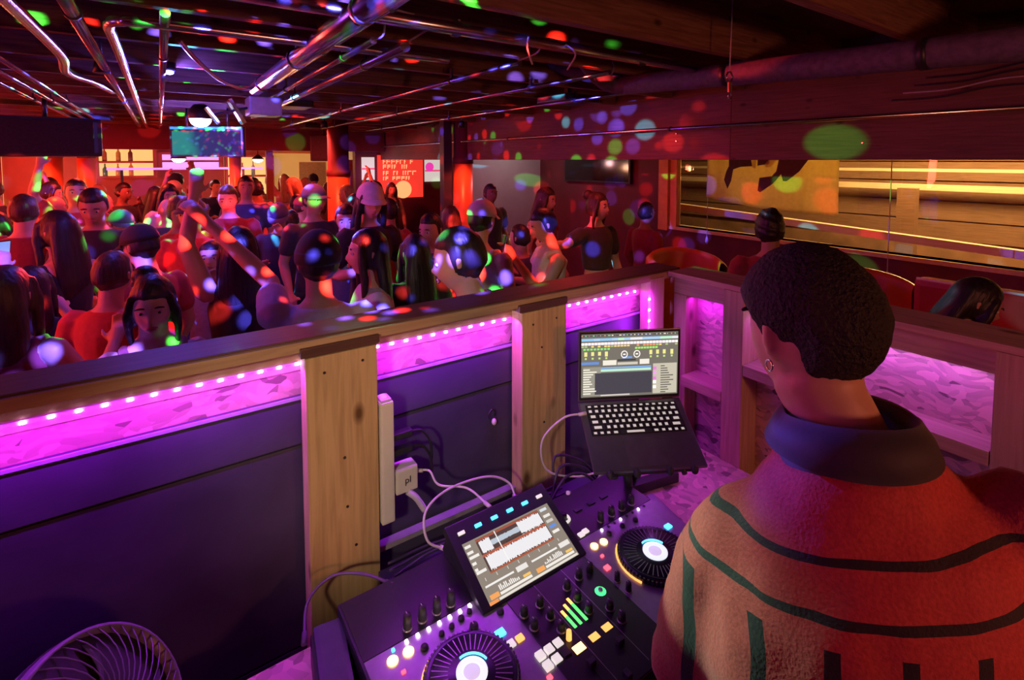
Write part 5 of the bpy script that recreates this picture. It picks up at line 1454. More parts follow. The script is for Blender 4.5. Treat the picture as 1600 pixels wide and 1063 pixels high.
def make_person(name, label, top='tee', hair='short', arms=('down', 'down'), voxel=0.014, head_turn=0.0, nod=0.0, group=None, wide=1.0, detail=True):
    """a standing figure facing +y, feet at z = 0, 1.75 m tall; body is one continuous mesh, hair and clothes are children"""
    root = empty(name, label=label, cat='person', group=group)
    w = wide
    hr_ = Euler((R(-nod), 0, R(head_turn))).to_matrix()
    nk = Vector((0, -0.015, 1.47))
    hc = Vector((0, 0.012 + 0.0016 * nod, 1.632 - 0.0004 * nod * (nod > 0)))
    bm = bmesh.new()
    loft(bm, [(0, 0, 0.84, 0.135 * w, 0.095), (0, 0, 0.95, 0.155 * w, 0.105), (0, 0.005, 1.08, 0.128 * w, 0.092), (0, 0, 1.22, 0.150 * w, 0.108), (0, -0.005, 1.34, 0.165 * w, 0.105), (0, -0.012, 1.42, 0.150 * w, 0.080), (0, -0.015, 1.46, 0.085, 0.062), (0, -0.012, 1.49, 0.056, 0.056)])
    limb(bm, [(0, -0.015, 1.42), (0, -0.012, 1.49), (hc.x, hc.y - 0.016, hc.z - 0.06)], [0.062, 0.056, 0.055], 12)
    add_head(bm, hc, hr_)
    hands = []
    for s, pose in ((-1, arms[0]), (1, arms[1])):
        e, wr = ARMS[pose] if isinstance(pose, str) else pose
        sx = s if isinstance(pose, str) else 1
        sh = Vector((s * 0.178 * w, -0.012, 1.395 + (0.03 if e[2] > 1.4 else 0))); e = Vector((sx * e[0], e[1], e[2])); wr = Vector((sx * wr[0], wr[1], wr[2]))
        limb(bm, [sh, sh.lerp(e, 0.4), e, e.lerp(wr, 0.3), wr], [0.056, 0.050, 0.040, 0.040, 0.026], 12)
        d = (wr - e).normalized()
        side = Vector((-s, 0.25, 0.1)) if abs(d.x) < 0.8 else Vector((0, 0.3, 1))
        add_hand(bm, wr, d, side, 0.30)
        hands.append((sh, e, wr, d))
    legx = 0.085 * w
    for s in (-1, 1):
        limb(bm, [(s * legx, 0, 0.88), (s * legx * 1.05, 0.01, 0.66), (s * legx * 1.1, 0.015, 0.48), (s * legx * 1.15, -0.015, 0.34), (s * legx * 1.2, -0.01, 0.09)], [0.088, 0.076, 0.055, 0.055, 0.036], 12)
        limb(bm, [(s * legx * 1.2, -0.03, 0.045), (s * legx * 1.3, 0.06, 0.035), (s * legx * 1.45, 0.15, 0.028)], [0.038, 0.036, 0.028], 10)
    body = fuse('body', bm, voxel, 2, root, SKINS[0])
    # clothes
    infl = 0.014
    bm = bmesh.new()
    zt = 1.425 if top != 'tank' else 1.36
    rows = [(0, 0, 0.80, 0.165 * w, 0.125), (0, 0, 0.93, 0.170 * w, 0.122), (0, 0.005, 1.08, 0.150 * w, 0.112), (0, 0, 1.22, 0.167 * w, 0.125), (0, -0.005, 1.34, 0.182 * w, 0.122)]
    if top == 'tank':
        rows += [(0, -0.005, 1.385, 0.165 * w, 0.105)]
    else:
        rows += [(0, -0.012, 1.42, 0.165 * w, 0.098), (0, -0.015, 1.458, 0.098, 0.078)]
    if top == 'crop': rows = rows[2:]
    loft(bm, rows)
    if top == 'tank':
        for s in (-1, 1):
            limb(bm, [(s * 0.10, 0.095, 1.34), (s * 0.105, 0.05, 1.43), (s * 0.105, -0.03, 1.44), (s * 0.10, -0.095, 1.36)], [0.024] * 4, 8)
    else:
        for (sh, e, wr, d) in hands:
            if top == 'long':
                limb(bm, [sh, sh.lerp(e, 0.4), e, e.lerp(wr, 0.3), wr - d * 0.01], [0.070, 0.064, 0.056, 0.052, 0.038], 12)
            else:
                limb(bm, [sh, sh.lerp(e, 0.35), sh.lerp(e, 0.62)], [0.070, 0.068, 0.066], 12)
    fuse('shirt', bm, max(voxel, 0.014), 3, root, CL['black'])
    bm = bmesh.new()
    loft(bm, [(0, 0, 0.80, 0.155 * w, 0.115), (0, 0, 0.90, 0.165 * w, 0.120), (0, 0, 0.97, 0.160 * w, 0.115)])
    for s in (-1, 1):
        limb(bm, [(s * legx, 0, 0.86), (s * legx * 1.05, 0.01, 0.66), (s * legx * 1.1, 0.015, 0.48), (s * legx * 1.15, -0.012, 0.30), (s * legx * 1.2, -0.01, 0.08)], [0.102, 0.092, 0.074, 0.070, 0.062], 12)
    fuse('trousers', bm, 0.02, 2, root, CL['charcoal'])
    for s in (-1, 1):
        bm = bmesh.new(); limb(bm, [(s * legx * 1.2, -0.035, 0.045), (s * legx * 1.3, 0.06, 0.042), (s * legx * 1.45, 0.16, 0.034)], [0.048, 0.046, 0.038], 10)
        for v in bm.verts: v.co.z = max(v.co.z, 0.0)
        mesh_obj('shoe', bm, CL['black'], root, True)
    # eyes and mouth
    M4 = Matrix.Translation(hc) @ hr_.to_4x4()
    for s in (-1, 1):
        bm = bmesh.new(); add_ell(bm, (0, 0, 0), (0.0125, 0.009, 0.0085), 10, 7)
        ew = mesh_obj('eye', bm, EYEW, root); ew.matrix_local = M4 @ Matrix.Translation((s * 0.032, 0.0805, 0.006))
        if detail:
            bm = bmesh.new(); add_ell(bm, (0, 0.0055, 0), (0.0062, 0.0045, 0.0062), 10, 6); mesh_obj('iris', bm, EYED, ew)
            bm = bmesh.new(); limb(bm, [(-0.016, 0, 0), (0, 0.003, 0.003), (0.016, 0, -0.001)], [0.003, 0.0042, 0.003], 6)
            eb = mesh_obj('eyebrow', bm, HAIRS['black'], root); eb.matrix_local = M4 @ Matrix.Translation((s * 0.033, 0.0905, 0.030))
    if detail:
        bm = bmesh.new(); limb(bm, [(-0.022, -0.008, 0.001), (-0.008, 0, 0.004), (0.008, 0, 0.004), (0.022, -0.008, 0.001)], [0.003, 0.005, 0.005, 0.003], 6); limb(bm, [(-0.016, -0.005, -0.004), (0, 0.001, -0.007), (0.016, -0.005, -0.004)], [0.003, 0.006, 0.003], 6)
        mo = mesh_obj('mouth', bm, LIPM, root); mo.matrix_local = M4 @ Matrix.Translation((0, 0.1005, -0.060))
    # hair or hat, in head space
    hb = bmesh.new()
    rx, ry, rz = 0.084, 0.106, 0.124
    def cap_hair(k=1.0, low=-0.35, front=0.30):
        f = hair_fn(front, low)
        def fn(d):
            return f(d) * k * (1.02 + 0.022 * math.sin(16 * d.x + 9 * d.z) * math.sin(13 * d.y + 3) + 0.012 * math.sin(31 * d.x - 17 * d.y))
        add_ell(hb, (0, -0.006, 0.006), (rx, ry, rz), 28, 20, fn)
    if hair in ('short', 'cap', 'beanie'):
        cap_hair(0.985 if hair != 'short' else 1.0, -0.30)
    elif hair == 'curly':
        def fnc(d):
            return hair_fn(0.3, -0.45)(d) * (1.10 + 0.05 * math.sin(17 * d.x + 2) * math.sin(15 * d.y) + 0.05 * math.sin(19 * d.z + 4 * d.x))
        add_ell(hb, (0, -0.010, 0.012), (rx, ry, rz), 30, 22, fnc)
    elif hair in ('long', 'longcap', 'bun'):
        cap_hair(1.03, -0.6, 0.36)
        if hair != 'bun':
            loft(hb, [(0, -0.075, -0.40, 0.085, 0.030), (0, -0.085, -0.30, 0.105, 0.042), (0, -0.075, -0.16, 0.108, 0.052), (0, -0.055, -0.02, 0.092, 0.060), (0, -0.045, 0.07, 0.075, 0.055)], 18)
            for s in (-1, 1):
                limb(hb, [(s * 0.070, 0.045, 0.06), (s * 0.088, 0.045, -0.03), (s * 0.090, 0.030, -0.13), (s * 0.095, 0.035, -0.26)], [0.016, 0.021, 0.024, 0.014], 8)
        else:
            for s in (-1, 1):
                limb(hb, [(s * 0.070, 0.048, 0.06), (s * 0.088, 0.035, -0.02), (s * 0.088, 0.010, -0.10), (s * 0.082, 0.0, -0.20)], [0.014, 0.019, 0.018, 0.010], 8)
            add_ell(hb, (0.03, -0.085, 0.105), (0.052, 0.048, 0.046), 16, 10)
    if hair == 'bald':
        hb.free()
    else:
        vx = 0.009 if hair in ('short', 'cap', 'beanie', 'curly') else 0.011
        h = fuse('hair', hb, max(vx, voxel * 0.8), 1, root, HAIRS['black']); h.matrix_local = M4
    if hair in ('cap', 'longcap', 'beanie'):
        bm = bmesh.new()
        if hair == 'beanie':
            def fb(d): return (1.0 if d.z > -0.12 else 0.86) * (1 + 0.012 * math.sin(22 * math.atan2(d.y, d.x)))
            add_ell(bm, (0, -0.008, 0.030), (0.096, 0.116, 0.122), 40, 18, fb)
            hat = mesh_obj('beanie', bm, CL['black'], root, True); hat.matrix_local = M4
            bm = bmesh.new(); add_lathe(bm, [(1.0, 0), (1.04, 0.012), (1.04, 0.045), (1.0, 0.055)], 40)
            for v in bm.verts: v.co = Vector((v.co.x * 0.094, v.co.y * 0.114 - 0.008, v.co.z + 0.008))
            mesh_obj('beanie_cuff', bm, CL['charcoal'], hat, True)
        else:
            def fb(d): return 1.0 if d.z > -0.02 else 0.80
            add_ell(bm, (0, -0.006, 0.036), (0.093, 0.112, 0.108), 32, 18, fb)
            hat = mesh_obj('cap_crown', bm, CL['navy'], root, True); hat.matrix_local = M4
            bm = bmesh.new()
            n = 12; up = []; dn = []
            for i in range(n + 1):
                a = R(200) + 0 * i
                aa = PI * (0.12 + 0.76 * i / n)
                inner = Vector((0.090 * math.cos(aa), 0.108 * math.sin(aa) - 0.006, 0.045))
                outer = Vector((0.098 * math.cos(aa), 0.108 * math.sin(aa) + 0.066 * math.sin(PI * i / n) ** 0.6, 0.030 - 0.012 * abs(math.cos(aa))))
                up.append((bm.verts.new(inner), bm.verts.new(outer))); dn.append((bm.verts.new(inner - Vector((0, 0, 0.004))), bm.verts.new(outer - Vector((0, 0, 0.004)))))
            for i in range(n):
                bm.faces.new((up[i][0], up[i][1], up[i + 1][1], up[i + 1][0])); bm.faces.new((dn[i][0], dn[i + 1][0], dn[i + 1][1], dn[i][1])); bm.faces.new((up[i][1], dn[i][1], dn[i + 1][1], up[i + 1][1]))
            mesh_obj('cap_brim', bm, CL['navy'], hat, True)
            bm = bmesh.new(); add_ell(bm, (0, -0.006, 0.146), (0.008, 0.008, 0.005)); mesh_obj('cap_button', bm, CL['charcoal'], hat)
    return root

def dress(root, skin=0, hair='black', shirt='black', trousers='charcoal', hat=None):
    """give every piece of a figure its own materials (object-linked, the meshes may be shared)"""
    pick = {'body': SKINS[skin], 'hair': HAIRS[hair], 'shirt': CL[shirt], 'trousers': CL[trousers], 'cap_crown': CL[hat or 'navy'], 'cap_brim': CL[hat or 'navy'], 'beanie': CL[hat or 'black'], 'beanie_cuff': CL[hat or 'black'], 'eyebrow': HAIRS[hair]}
    def rec(o):
        for c in o.children:
            k = c.name.split('.')[0]
            if k in pick and c.data and c.material_slots:
                c.material_slots[0].link = 'OBJECT'; c.material_slots[0].material = pick[k]
            rec(c)
    rec(root)

def place(root, x, y, h, az, z=0.0):
    root.location = (x, y, z); s = h / 1.75
    root.scale = (s, s, s); root.rotation_euler = (0, 0, -R(az))
# ---------------------------------------------------------------- the crowd
FZ = 0.08          # dance floor level
CROWD = [
    (-0.52, 2.77, 1.64, 15, 'long', 'brown', 1, 'tank', 'maroon', None, 'down', 'dance', 0, 0, 'person with long brown hair and bare lit shoulders cut off by the left edge'),
    (-0.5, 3.99, 1.76, -35, 'long', 'black', 0, 'tank', 'black', None, 'phone', 'bent', 15, 5, 'long haired person in a black top holding a phone up at the left'),
    (-0.4, 4.81, 1.87, 185, 'short', 'black', 2, 'tee', 'black', None, 'down', 'down', 0, 25, 'person in a black shirt with violet lit forehead behind the phone holder'),
    (-0.83, 5.1, 1.81, 10, 'short', 'brown', 1, 'tee', 'maroon', None, 'down', 'bent', 0, 0, 'short haired person in a maroon shirt seen from behind at the far left'),
    (-0.29, 5.34, 1.64, 150, 'cap', 'black', 1, 'tee', 'charcoal', 'teal', 'bent', 'face', 0, 10, 'person in a teal cap with a hand raised to the chin'),
    (-0.08, 3.56, 1.69, -40, 'cap', 'black', 0, 'tee', 'red', 'black', 'dance', 'down', 0, 15, 'person in a red shirt and big black cap left of the raised bare arm'),
    (-0.04, 2.46, 1.61, 178, 'bun', 'black', 0, 'tank', 'maroon', None, 'down', 'down', -8, 12, 'person with dark hair in a high bun facing the booth just behind the wall'),
    (0.19, 4.58, 1.77, 205, 'cap', 'black', 1, 'tee', 'red', 'charcoal', 'down', 'bent', 0, 0, 'person in a dark cap and red shirt with a blue lit face'),
    (0.33, 2.99, 1.71, 5, 'long', 'black', 0, 'tank', 'black', None, 'high', 'down', 0, 0, 'long haired person in a black top seen from behind with one arm raised'),
    (0.9, 5.07, 1.67, 205, 'cap', 'black', 1, 'tee', 'navy', 'navy', 'face', 'bent', 10, 25, 'person in a navy cap looking down left of the beanie wearer'),
    (0.55, 2.26, 1.74, 12, 'beanie', 'black', 1, 'tee', 'lavender', 'black', ((-0.2, 0.22, 1.52), (-0.47, 0.36, 1.8)), 'down', 5, 0, 'person in a black beanie and pale lavender shirt with a raised forearm'),
    (1.1, 4.64, 1.84, 172, 'cap', 'black', 1, 'tee', 'charcoal', 'denim', 'down', 'down', 15, 0, 'person in a blue cap with a violet lit face left of the red column'),
    (1.24, 4.19, 1.71, 195, 'short', 'black', 1, 'tee', 'denim', None, 'bent', 'down', 0, 15, 'person in a denim blue shirt with a green lit forehead before the red column'),
    (1.28, 3.73, 1.89, 180, 'longcap', 'black', 0, 'tee', 'black', 'white', 'down', 'bent', 0, 12, 'person in a white cap with long dark hair'),
    (1.72, 4.47, 1.71, -15, 'short', 'black', 2, 'tee', 'red', None, 'down', 'down', 0, 0, 'person in a red shirt with a green spot on the back of the head'),
    (0.89, 2.59, 1.7, -80, 'long', 'black', 0, 'tee', 'lavender', None, 'down', 'bent', 0, 0, 'long dark haired person in profile right of the black beanie'),
    (1.27, 2.86, 1.61, 0, 'long', 'black', 1, 'tee', 'black', None, 'down', 'down', 0, 5, 'straight long haired person in black seen from behind by the wall'),
    (1.59, 3.31, 1.69, -140, 'short', 'black', 1, 'tee', 'charcoal', None, 'bent', 'down', -20, 10, 'short haired person with a hoop earring and red lit neck'),
    (1.0, 1.75, 1.8, -62, 'short', 'black', 1, 'tee', 'grey', None, 'bent', 'down', -10, 14, 'dark haired person in profile with blue lit hair and a necklace at the wall'),
    (1.73, 2.87, 1.79, 62, 'cap', 'black', 1, 'tank', 'white', 'lavender', 'down', 'down', 0, 8, 'person in a lavender cap and white tank top beside the tall red column'),
    (3.43, 5.44, 1.76, 180, 'short', 'black', 3, 'tee', 'charcoal', None, 'down', 'down', 0, 0, 'dark silhouetted person standing against the pale wall'),
    (2.32, 2.88, 1.72, -70, 'short', 'black', 1, 'tank', 'white', None, 'phone', 'bent', 0, 20, 'person in a white tank top looking at a phone right of the lavender cap'),
    (3.21, 4.07, 1.79, 165, 'long', 'brown', 0, 'tank', 'maroon', None, 'down', 'down', 10, 10, 'person with a red lit face behind the one looking at a phone'),
    (3.21, 3.3, 1.77, 185, 'bun', 'brown', 4, 'crop', 'charcoal', None, 'down', 'out', 20, 0, 'person in a cropped dark top stretching an arm out before the maroon wall'),
    (3.28, 1.76, 1.73, 50, 'curly', 'black', 2, 'tee', 'maroon', None, 'down', 'down', -20, 0, 'curly haired person in a dark red shirt under the hanging flag'),
    (2.93, 0.7, 1.55, 150, 'long', 'black', 1, 'tee', 'red', None, 'bent', 'down', 0, 25, 'person with long black hair bending by the red vinyl bench'),
    (4.18, 3.57, 1.62, 95, 'short', 'black', 3, 'long', 'maroon', None, 'down', 'down', 0, 0, 'dark clothed person by the maroon wall left of the window'),
    (-0.67, 6.42, 1.88, 170, 'short', 'black', 1, 'tee', 'red', None, 'down', 'up', 0, 0, 'person in a red shirt raising one arm at the left'),
    (0.05, 6.25, 1.67, 0, 'bald', 'black', 1, 'tee', 'charcoal', None, 'down', 'down', 0, 0, 'bald person in charcoal seen from behind left of the dark cap'),
    (0.81, 6.53, 1.88, 185, 'short', 'black', 2, 'tee', 'navy', None, 'down', 'down', 0, 0, 'tall dark haired person in navy behind the raised bare arm'),
    (1.08, 5.49, 1.54, 30, 'curly', 'black', 2, 'tee', 'teal', None, 'down', 'bent', 0, 0, 'curly haired person in teal behind the navy cap'),
    (2.08, 3.94, 1.66, 20, 'long', 'brown', 0, 'tee', 'maroon', None, 'down', 'down', 0, 0, 'brown haired person in maroon before the tall red column'),
    (2.39, 3.33, 1.54, -20, 'short', 'black', 1, 'tee', 'navy', None, 'down', 'down', 0, 0, 'person in navy half hidden behind the white tank top'),
    (0.26, 3.88, 1.53, 190, 'short', 'black', 1, 'tee', 'grey', None, 'face', 'down', 0, 0, 'person in a grey shirt lit by green spots behind the raised arm'),
    (-0.21, 3.11, 1.62, 30, 'short', 'brown', 1, 'tee', 'red', None, 'down', 'down', 0, 5, 'broad person in a red shirt seen from behind near the booth wall'),
    (-0.55, 3.43, 1.53, 0, 'long', 'black', 1, 'tee', 'black', None, 'down', 'down', 0, 0, 'person in black with very dark long hair near the left edge'),
]
FAR = [(0.12, 5.07), (1.69, 5.07), (-1.16, 5.53), (0.52, 5.4), (1.75, 5.59), (-0.74, 5.85), (1.28, 5.93), (-1.21, 6.4), (1.33, 6.45), (2.01, 6.61), (-1.46, 7.03), (-0.96, 7.21), (0.08, 7.05), (0.71, 7.03), (-1.6, 7.78), (-1.08, 7.89), (-0.59, 7.74), (-0.05, 7.89), (1.11, 7.84), (1.59, 7.7), (2.29, 7.9), (2.83, 7.83), (-1.64, 8.54), (-0.41, 8.39), (0.14, 8.54), (1.2, 8.43), (2.26, 8.57), (2.82, 8.43), (3.34, 8.57), (-1.93, 9.19), (-1.19, 9.33), (-0.7, 9.31), (-0.09, 9.2), (0.42, 9.25), (1.0, 9.2), (2.06, 9.37), (-1.97, 10.06), (-1.31, 9.98), (-0.82, 10.15), (0.24, 10.22), (0.77, 10.06), (1.37, 10.05), (1.89, 10.09), (2.41, 10.14)]
PEOPLE = []
for i, (x, y, h, az, hair, hcol, skin, top, shirt, hat, aL, aR, turn, nod, lab) in enumerate(CROWD):
    near = math.hypot(x, y) < 4.6
    p = make_person('person', lab, top, hair, (aL, aR), 0.0095 if near else 0.013, turn, nod, 'dancers on the floor', 1.0 if hair not in ('long', 'bun', 'longcap') else 0.88, True)
    dress(p, skin, hcol, shirt, ['charcoal', 'denim', 'black'][i % 3], hat)
    place(p, x, y, h, az, FZ)
    PEOPLE.append(p)

# the far crowd: a few figures, each repeated with other clothes
KINDS = [('tee', 'short', ('down', 'down')), ('tee', 'cap', ('bent', 'down')), ('tank', 'long', ('down', 'bent')), ('tee', 'curly', ('down', 'dance')), ('long', 'short', ('face', 'down')), ('crop', 'long', ('up', 'down')), ('tee', 'bald', ('down', 'bent'))]
PROTO = [None] * len(KINDS)
rr = random.Random(12)
SHIRTS = ['black', 'maroon', 'red', 'charcoal', 'white', 'navy', 'ochre', 'grey', 'pink', 'denim', 'olive', 'teal']
HW = {'short': 'short hair', 'cap': 'a cap', 'long': 'long hair', 'curly': 'curly hair', 'bald': 'a shaved head'}
seen = set()
for i, (x, y) in enumerate(FAR):
    k = rr.randrange(len(KINDS))
    top, hair, arms = KINDS[k]
    hat = rr.choice(['white', 'navy', 'red', 'black', 'grey'])
    hcol = rr.choice(['black', 'black', 'brown', 'blond'])
    for _ in range(60):
        sh = rr.choice(SHIRTS)
        where = 'in the middle of the dance floor' if y < 6.3 else ('in the crowd near the red columns' if x > 1.2 else 'in the far crowd before the bar')
        hw = HW[hair] if hair in ('cap', 'bald') else hcol + ' ' + HW[hair]
        if hair == 'cap': hw = 'a %s cap' % hat
        lab = 'person in a %s top with %s %s' % (sh, hw, where)
        if lab not in seen: break
        hat = rr.choice(['white', 'navy', 'red', 'black', 'grey']); hcol = rr.choice(['black', 'brown', 'blond'])
    seen.add(lab)
    if PROTO[k] is None:
        p = make_person('person', lab, top, hair, arms, 0.015, rr.uniform(-15, 15), rr.uniform(0, 15), 'people in the far crowd', 1.0 if hair != 'long' else 0.88, True)
        PROTO[k] = p
    else:
        p = dup_tree(PROTO[k]); p['label'] = lab
    dress(p, rr.choice([0, 1, 1, 2, 3, 4]), hcol, sh, rr.choice(['charcoal', 'denim', 'black']), hat)
    place(p, x, y, rr.uniform(1.60, 1.84), rr.uniform(0, 360), FZ)

# things held or worn
def held_phone(root, hand, label, on=True):
    """phone in the palm of a raised hand; hand = wrist and direction in the figure's space"""
    wr, d = Vector(hand[0]), Vector(hand[1]).normalized()
    M = Matrix.Translation(root.location) @ Euler(root.rotation_euler).to_matrix().to_4x4() @ Matrix.Scale(root.scale[0], 4)
    c = M @ (wr + d * 0.105 + Vector((0, 0.02, 0.0)))
    e = empty('phone', c, label=label, cat='phone', rot=(R(12), 0, root.rotation_euler[2]))
    bm = bmesh.new(); add_box(bm, -0.037, 0.037, -0.005, 0.004, -0.076, 0.076, 0.004); mesh_obj('phone_case', bm, PHONEM, e)
    bm = bmesh.new(); add_box(bm, -0.033, 0.033, -0.0058, -0.005, -0.070, 0.070); mesh_obj('phone_screen', bm, glow('phone screen', (0.25, 0.4, 0.9), 0.9), e)
    bm = bmesh.new(); add_lathe(bm, [(0.007, 0.004), (0.007, 0.0065), (0.004, 0.007)], 10, (0.022, 0, 0.055), 'Y'); mesh_obj('phone_lens', bm, CHROME, e)
def hand_of(pose, s):
    e, w_ = ARMS[pose]; e = Vector((s * e[0], e[1], e[2])); w_ = Vector((s * w_[0], w_[1], w_[2])); return (w_, w_ - e)
held_phone(PEOPLE[1], hand_of('phone', -1), 'phone held up by the long haired person at the left')
held_phone(PEOPLE[21], hand_of('phone', -1), 'phone held by the person in the white tank top')
def on_head(root, mesh_name, bm, m, turn, nod):
    hr_ = Euler((R(-nod), 0, R(turn))).to_matrix()
    o = mesh_obj(mesh_name, bm, m, root)
    o.matrix_local = Matrix.Translation((0, 0.012 + 0.0016 * nod, 1.632 - 0.0004 * nod)) @ hr_.to_4x4()
    return o
bm = bmesh.new(); add_tube(bm, [(-0.082, -0.012 + 0.016 * math.cos(a), -0.050 + 0.018 * math.sin(a)) for a in [i * PI / 8 for i in range(17)]], 0.0022, 6)
on_head(PEOPLE[17], 'hoop_earring', bm, CHROME, -20, 10)
bm = bmesh.new()
for i in range(22):
    a = 2 * PI * i / 22
    add_ell(bm, (0.085 * math.cos(a), 0.085 * math.sin(a) + 0.0, 1.462 - 0.035 * math.sin(a)), (0.007, 0.007, 0.007), 8, 6)
mesh_obj('necklace', bm, CHROME, PEOPLE[18])
bm = bmesh.new(); add_lathe(bm, [(0.040, -0.012), (0.055, 0.0), (0.040, 0.012), (0.032, 0.0)], 20, (0.03, -0.075, 0.075)); on_head(PEOPLE[6], 'hair_tie', bm, CL['black'], -8, 12)

# ================================================================ THE DJ
DJX, DJY, DJH, DJAZ = 0.825, 0.312, 1.82, 50.0
dj = empty('person', label='dj in a red jacket with black stripes seen from behind at the controller', cat='person')
DJS = DJH / 1.75
dj.location = (DJX, DJY, 0.2); dj.rotation_euler = (0, 0, -R(DJAZ)); dj.scale = (DJS,) * 3
Minv = (Matrix.Translation(dj.location) @ Matrix.Rotation(-R(DJAZ), 4, 'Z') @ Matrix.Scale(DJS, 4)).inverted()
def L_(x, y, z): return Minv @ Vector((x, y, z))
HT, HN = 26.0, 12.0                       # head turned left and bent forward
hrot = (Matrix.Rotation(R(HT), 3, 'Z') @ Matrix.Rotation(R(-HN), 3, 'X'))
hc = Vector((-0.038, 0.076, 1.606))
shl, shr = Vector((-0.138, 0.02, 1.320)), Vector((0.20, -0.02, 1.415))
TILT = 0.20                               # the left shoulder hangs lower
wl, wr_ = L_(0.85, 0.50, 1.24), L_(1.02, 0.58, 1.235)
el = Vector((-0.205, 0.05, 1.04)); er = Vector((0.29, 0.0, 1.10))
bm = bmesh.new()
loft(bm, [(0, 0, 0.84, 0.14, 0.10), (0, 0, 0.95, 0.16, 0.11), (0, 0.0, 1.08, 0.14, 0.10), (0, 0, 1.22, 0.165, 0.115), (0, 0.0, 1.30, 0.145, 0.09), (0, 0.0, 1.37, 0.085, 0.07), (0, 0.012, 1.44, 0.060, 0.056)], 20)
limb(bm, [(0, 0.0, 1.40), (0, 0.025, 1.47), (hc.x, hc.y - 0.022, hc.z - 0.06)], [0.058, 0.058, 0.060], 16)
add_head(bm, hc, hrot)
for s, sh, e, w_, tgt in ((-1, shl, el, wl, (0.85, 0.62, 1.20)), (1, shr, er, wr_, (1.01, 0.70, 1.195))):
    limb(bm, [sh, sh.lerp(e, 0.4), e, e.lerp(w_, 0.3), w_], [0.056, 0.052, 0.042, 0.042, 0.027], 14)
    d = (L_(*tgt) - w_).normalized()
    add_hand(bm, w_, d, Vector((-s, 0.2, 0.05)), 0.30)
for s in (-1, 1):
    limb(bm, [(s * 0.09, 0, 0.88), (s * 0.095, 0.01, 0.66), (s * 0.10, 0.015, 0.48), (s * 0.10, -0.015, 0.34), (s * 0.105, -0.01, 0.09)], [0.09, 0.078, 0.057, 0.057, 0.038], 12)
    limb(bm, [(s * 0.105, -0.03, 0.045), (s * 0.11, 0.06, 0.035), (s * 0.12, 0.15, 0.028)], [0.038, 0.036, 0.028], 10)
fuse('body', bm, 0.0075, 3, dj, SKINS[1])
# hair: close fade below, fuller on top
def fdj(d):
    g = lambda a, b_, v: min(1.0, max(0.0, (v - a) / (b_ - a)))
    s = 0.66 + 0.34 * g(-0.95, 0.10, d.z) ** 0.8                # close fade towards the nape
    s -= 0.16 * g(0.62, 0.85, abs(d.x)) * g(0.25, -0.05, d.z)   # cut around the ears
    if d.y > 0.0: s -= 0.24 * g(0.42, 0.12, d.z) * g(0.12, 0.45, d.y)
    return s * (1 + 0.008 * math.sin(23 * d.x + 5) * math.sin(21 * d.y) + 0.008 * math.sin(27 * d.z + 9 * d.x))
hb = bmesh.new(); add_ell(hb, (0, -0.004, 0.010), (0.099, 0.117, 0.130), 60, 44, fdj)
HDJ = mat('dj hair', (0.012, 0.010, 0.011), 0.7, var=0.6, scale=160, bump=0.9)
h = fuse('hair', hb, 0.0055, 1, dj, HDJ); h.matrix_local = Matrix.Translation(hc) @ hrot.to_4x4()
tx = bpy.data.textures.new('hair fuzz', 'CLOUDS'); tx.noise_scale = 0.008
dm = h.modifiers.new('fuzz', 'DISPLACE'); dm.texture = tx; dm.strength = 0.004; dm.mid_level = 0.5
M4 = Matrix.Translation(hc) @ hrot.to_4x4()
for s in (-1, 1):
    bm = bmesh.new(); add_ell(bm, (0, 0, 0), (0.0125, 0.009, 0.0085), 12, 8); ew = mesh_obj('eye', bm, EYEW, dj); ew.matrix_local = M4 @ Matrix.Translation((s * 0.032, 0.0805, 0.006))
    bm = bmesh.new(); add_ell(bm, (0, 0.0055, 0), (0.0062, 0.0045, 0.0062), 10, 6); mesh_obj('iris', bm, EYED, ew)
    bm = bmesh.new(); limb(bm, [(-0.016, 0, 0), (0, 0.003, 0.003), (0.016, 0, -0.001)], [0.003, 0.0045, 0.003], 6); eb = mesh_obj('eyebrow', bm, HDJ, dj); eb.matrix_local = M4 @ Matrix.Translation((s * 0.033, 0.0905, 0.030))
bm = bmesh.new(); limb(bm, [(-0.022, -0.008, 0.001), (0, 0, 0.003), (0.022, -0.008, 0.001)], [0.003, 0.006, 0.003], 6); mo = mesh_obj('mouth', bm, LIPM, dj); mo.matrix_local = M4 @ Matrix.Translation((0, 0.1005, -0.060))
# silver earring and chain
bm = bmesh.new(); add_tube(bm, [(-0.083, -0.010 + 0.007 * math.cos(a), -0.042 + 0.008 * math.sin(a)) for a in [i * PI / 6 for i in range(13)]], 0.0016, 6); eo = mesh_obj('earring', bm, CHROME, dj); eo.matrix_local = M4
bm = bmesh.new(); add_tube(bm, [(0.082 * math.cos(a), 0.020 + 0.092 * math.sin(a), 1.462 - 0.040 * math.sin(a)) for a in [2 * PI * i / 40 for i in range(41)]], 0.0022, 6); mesh_obj('neck_chain', bm, CHROME, dj)

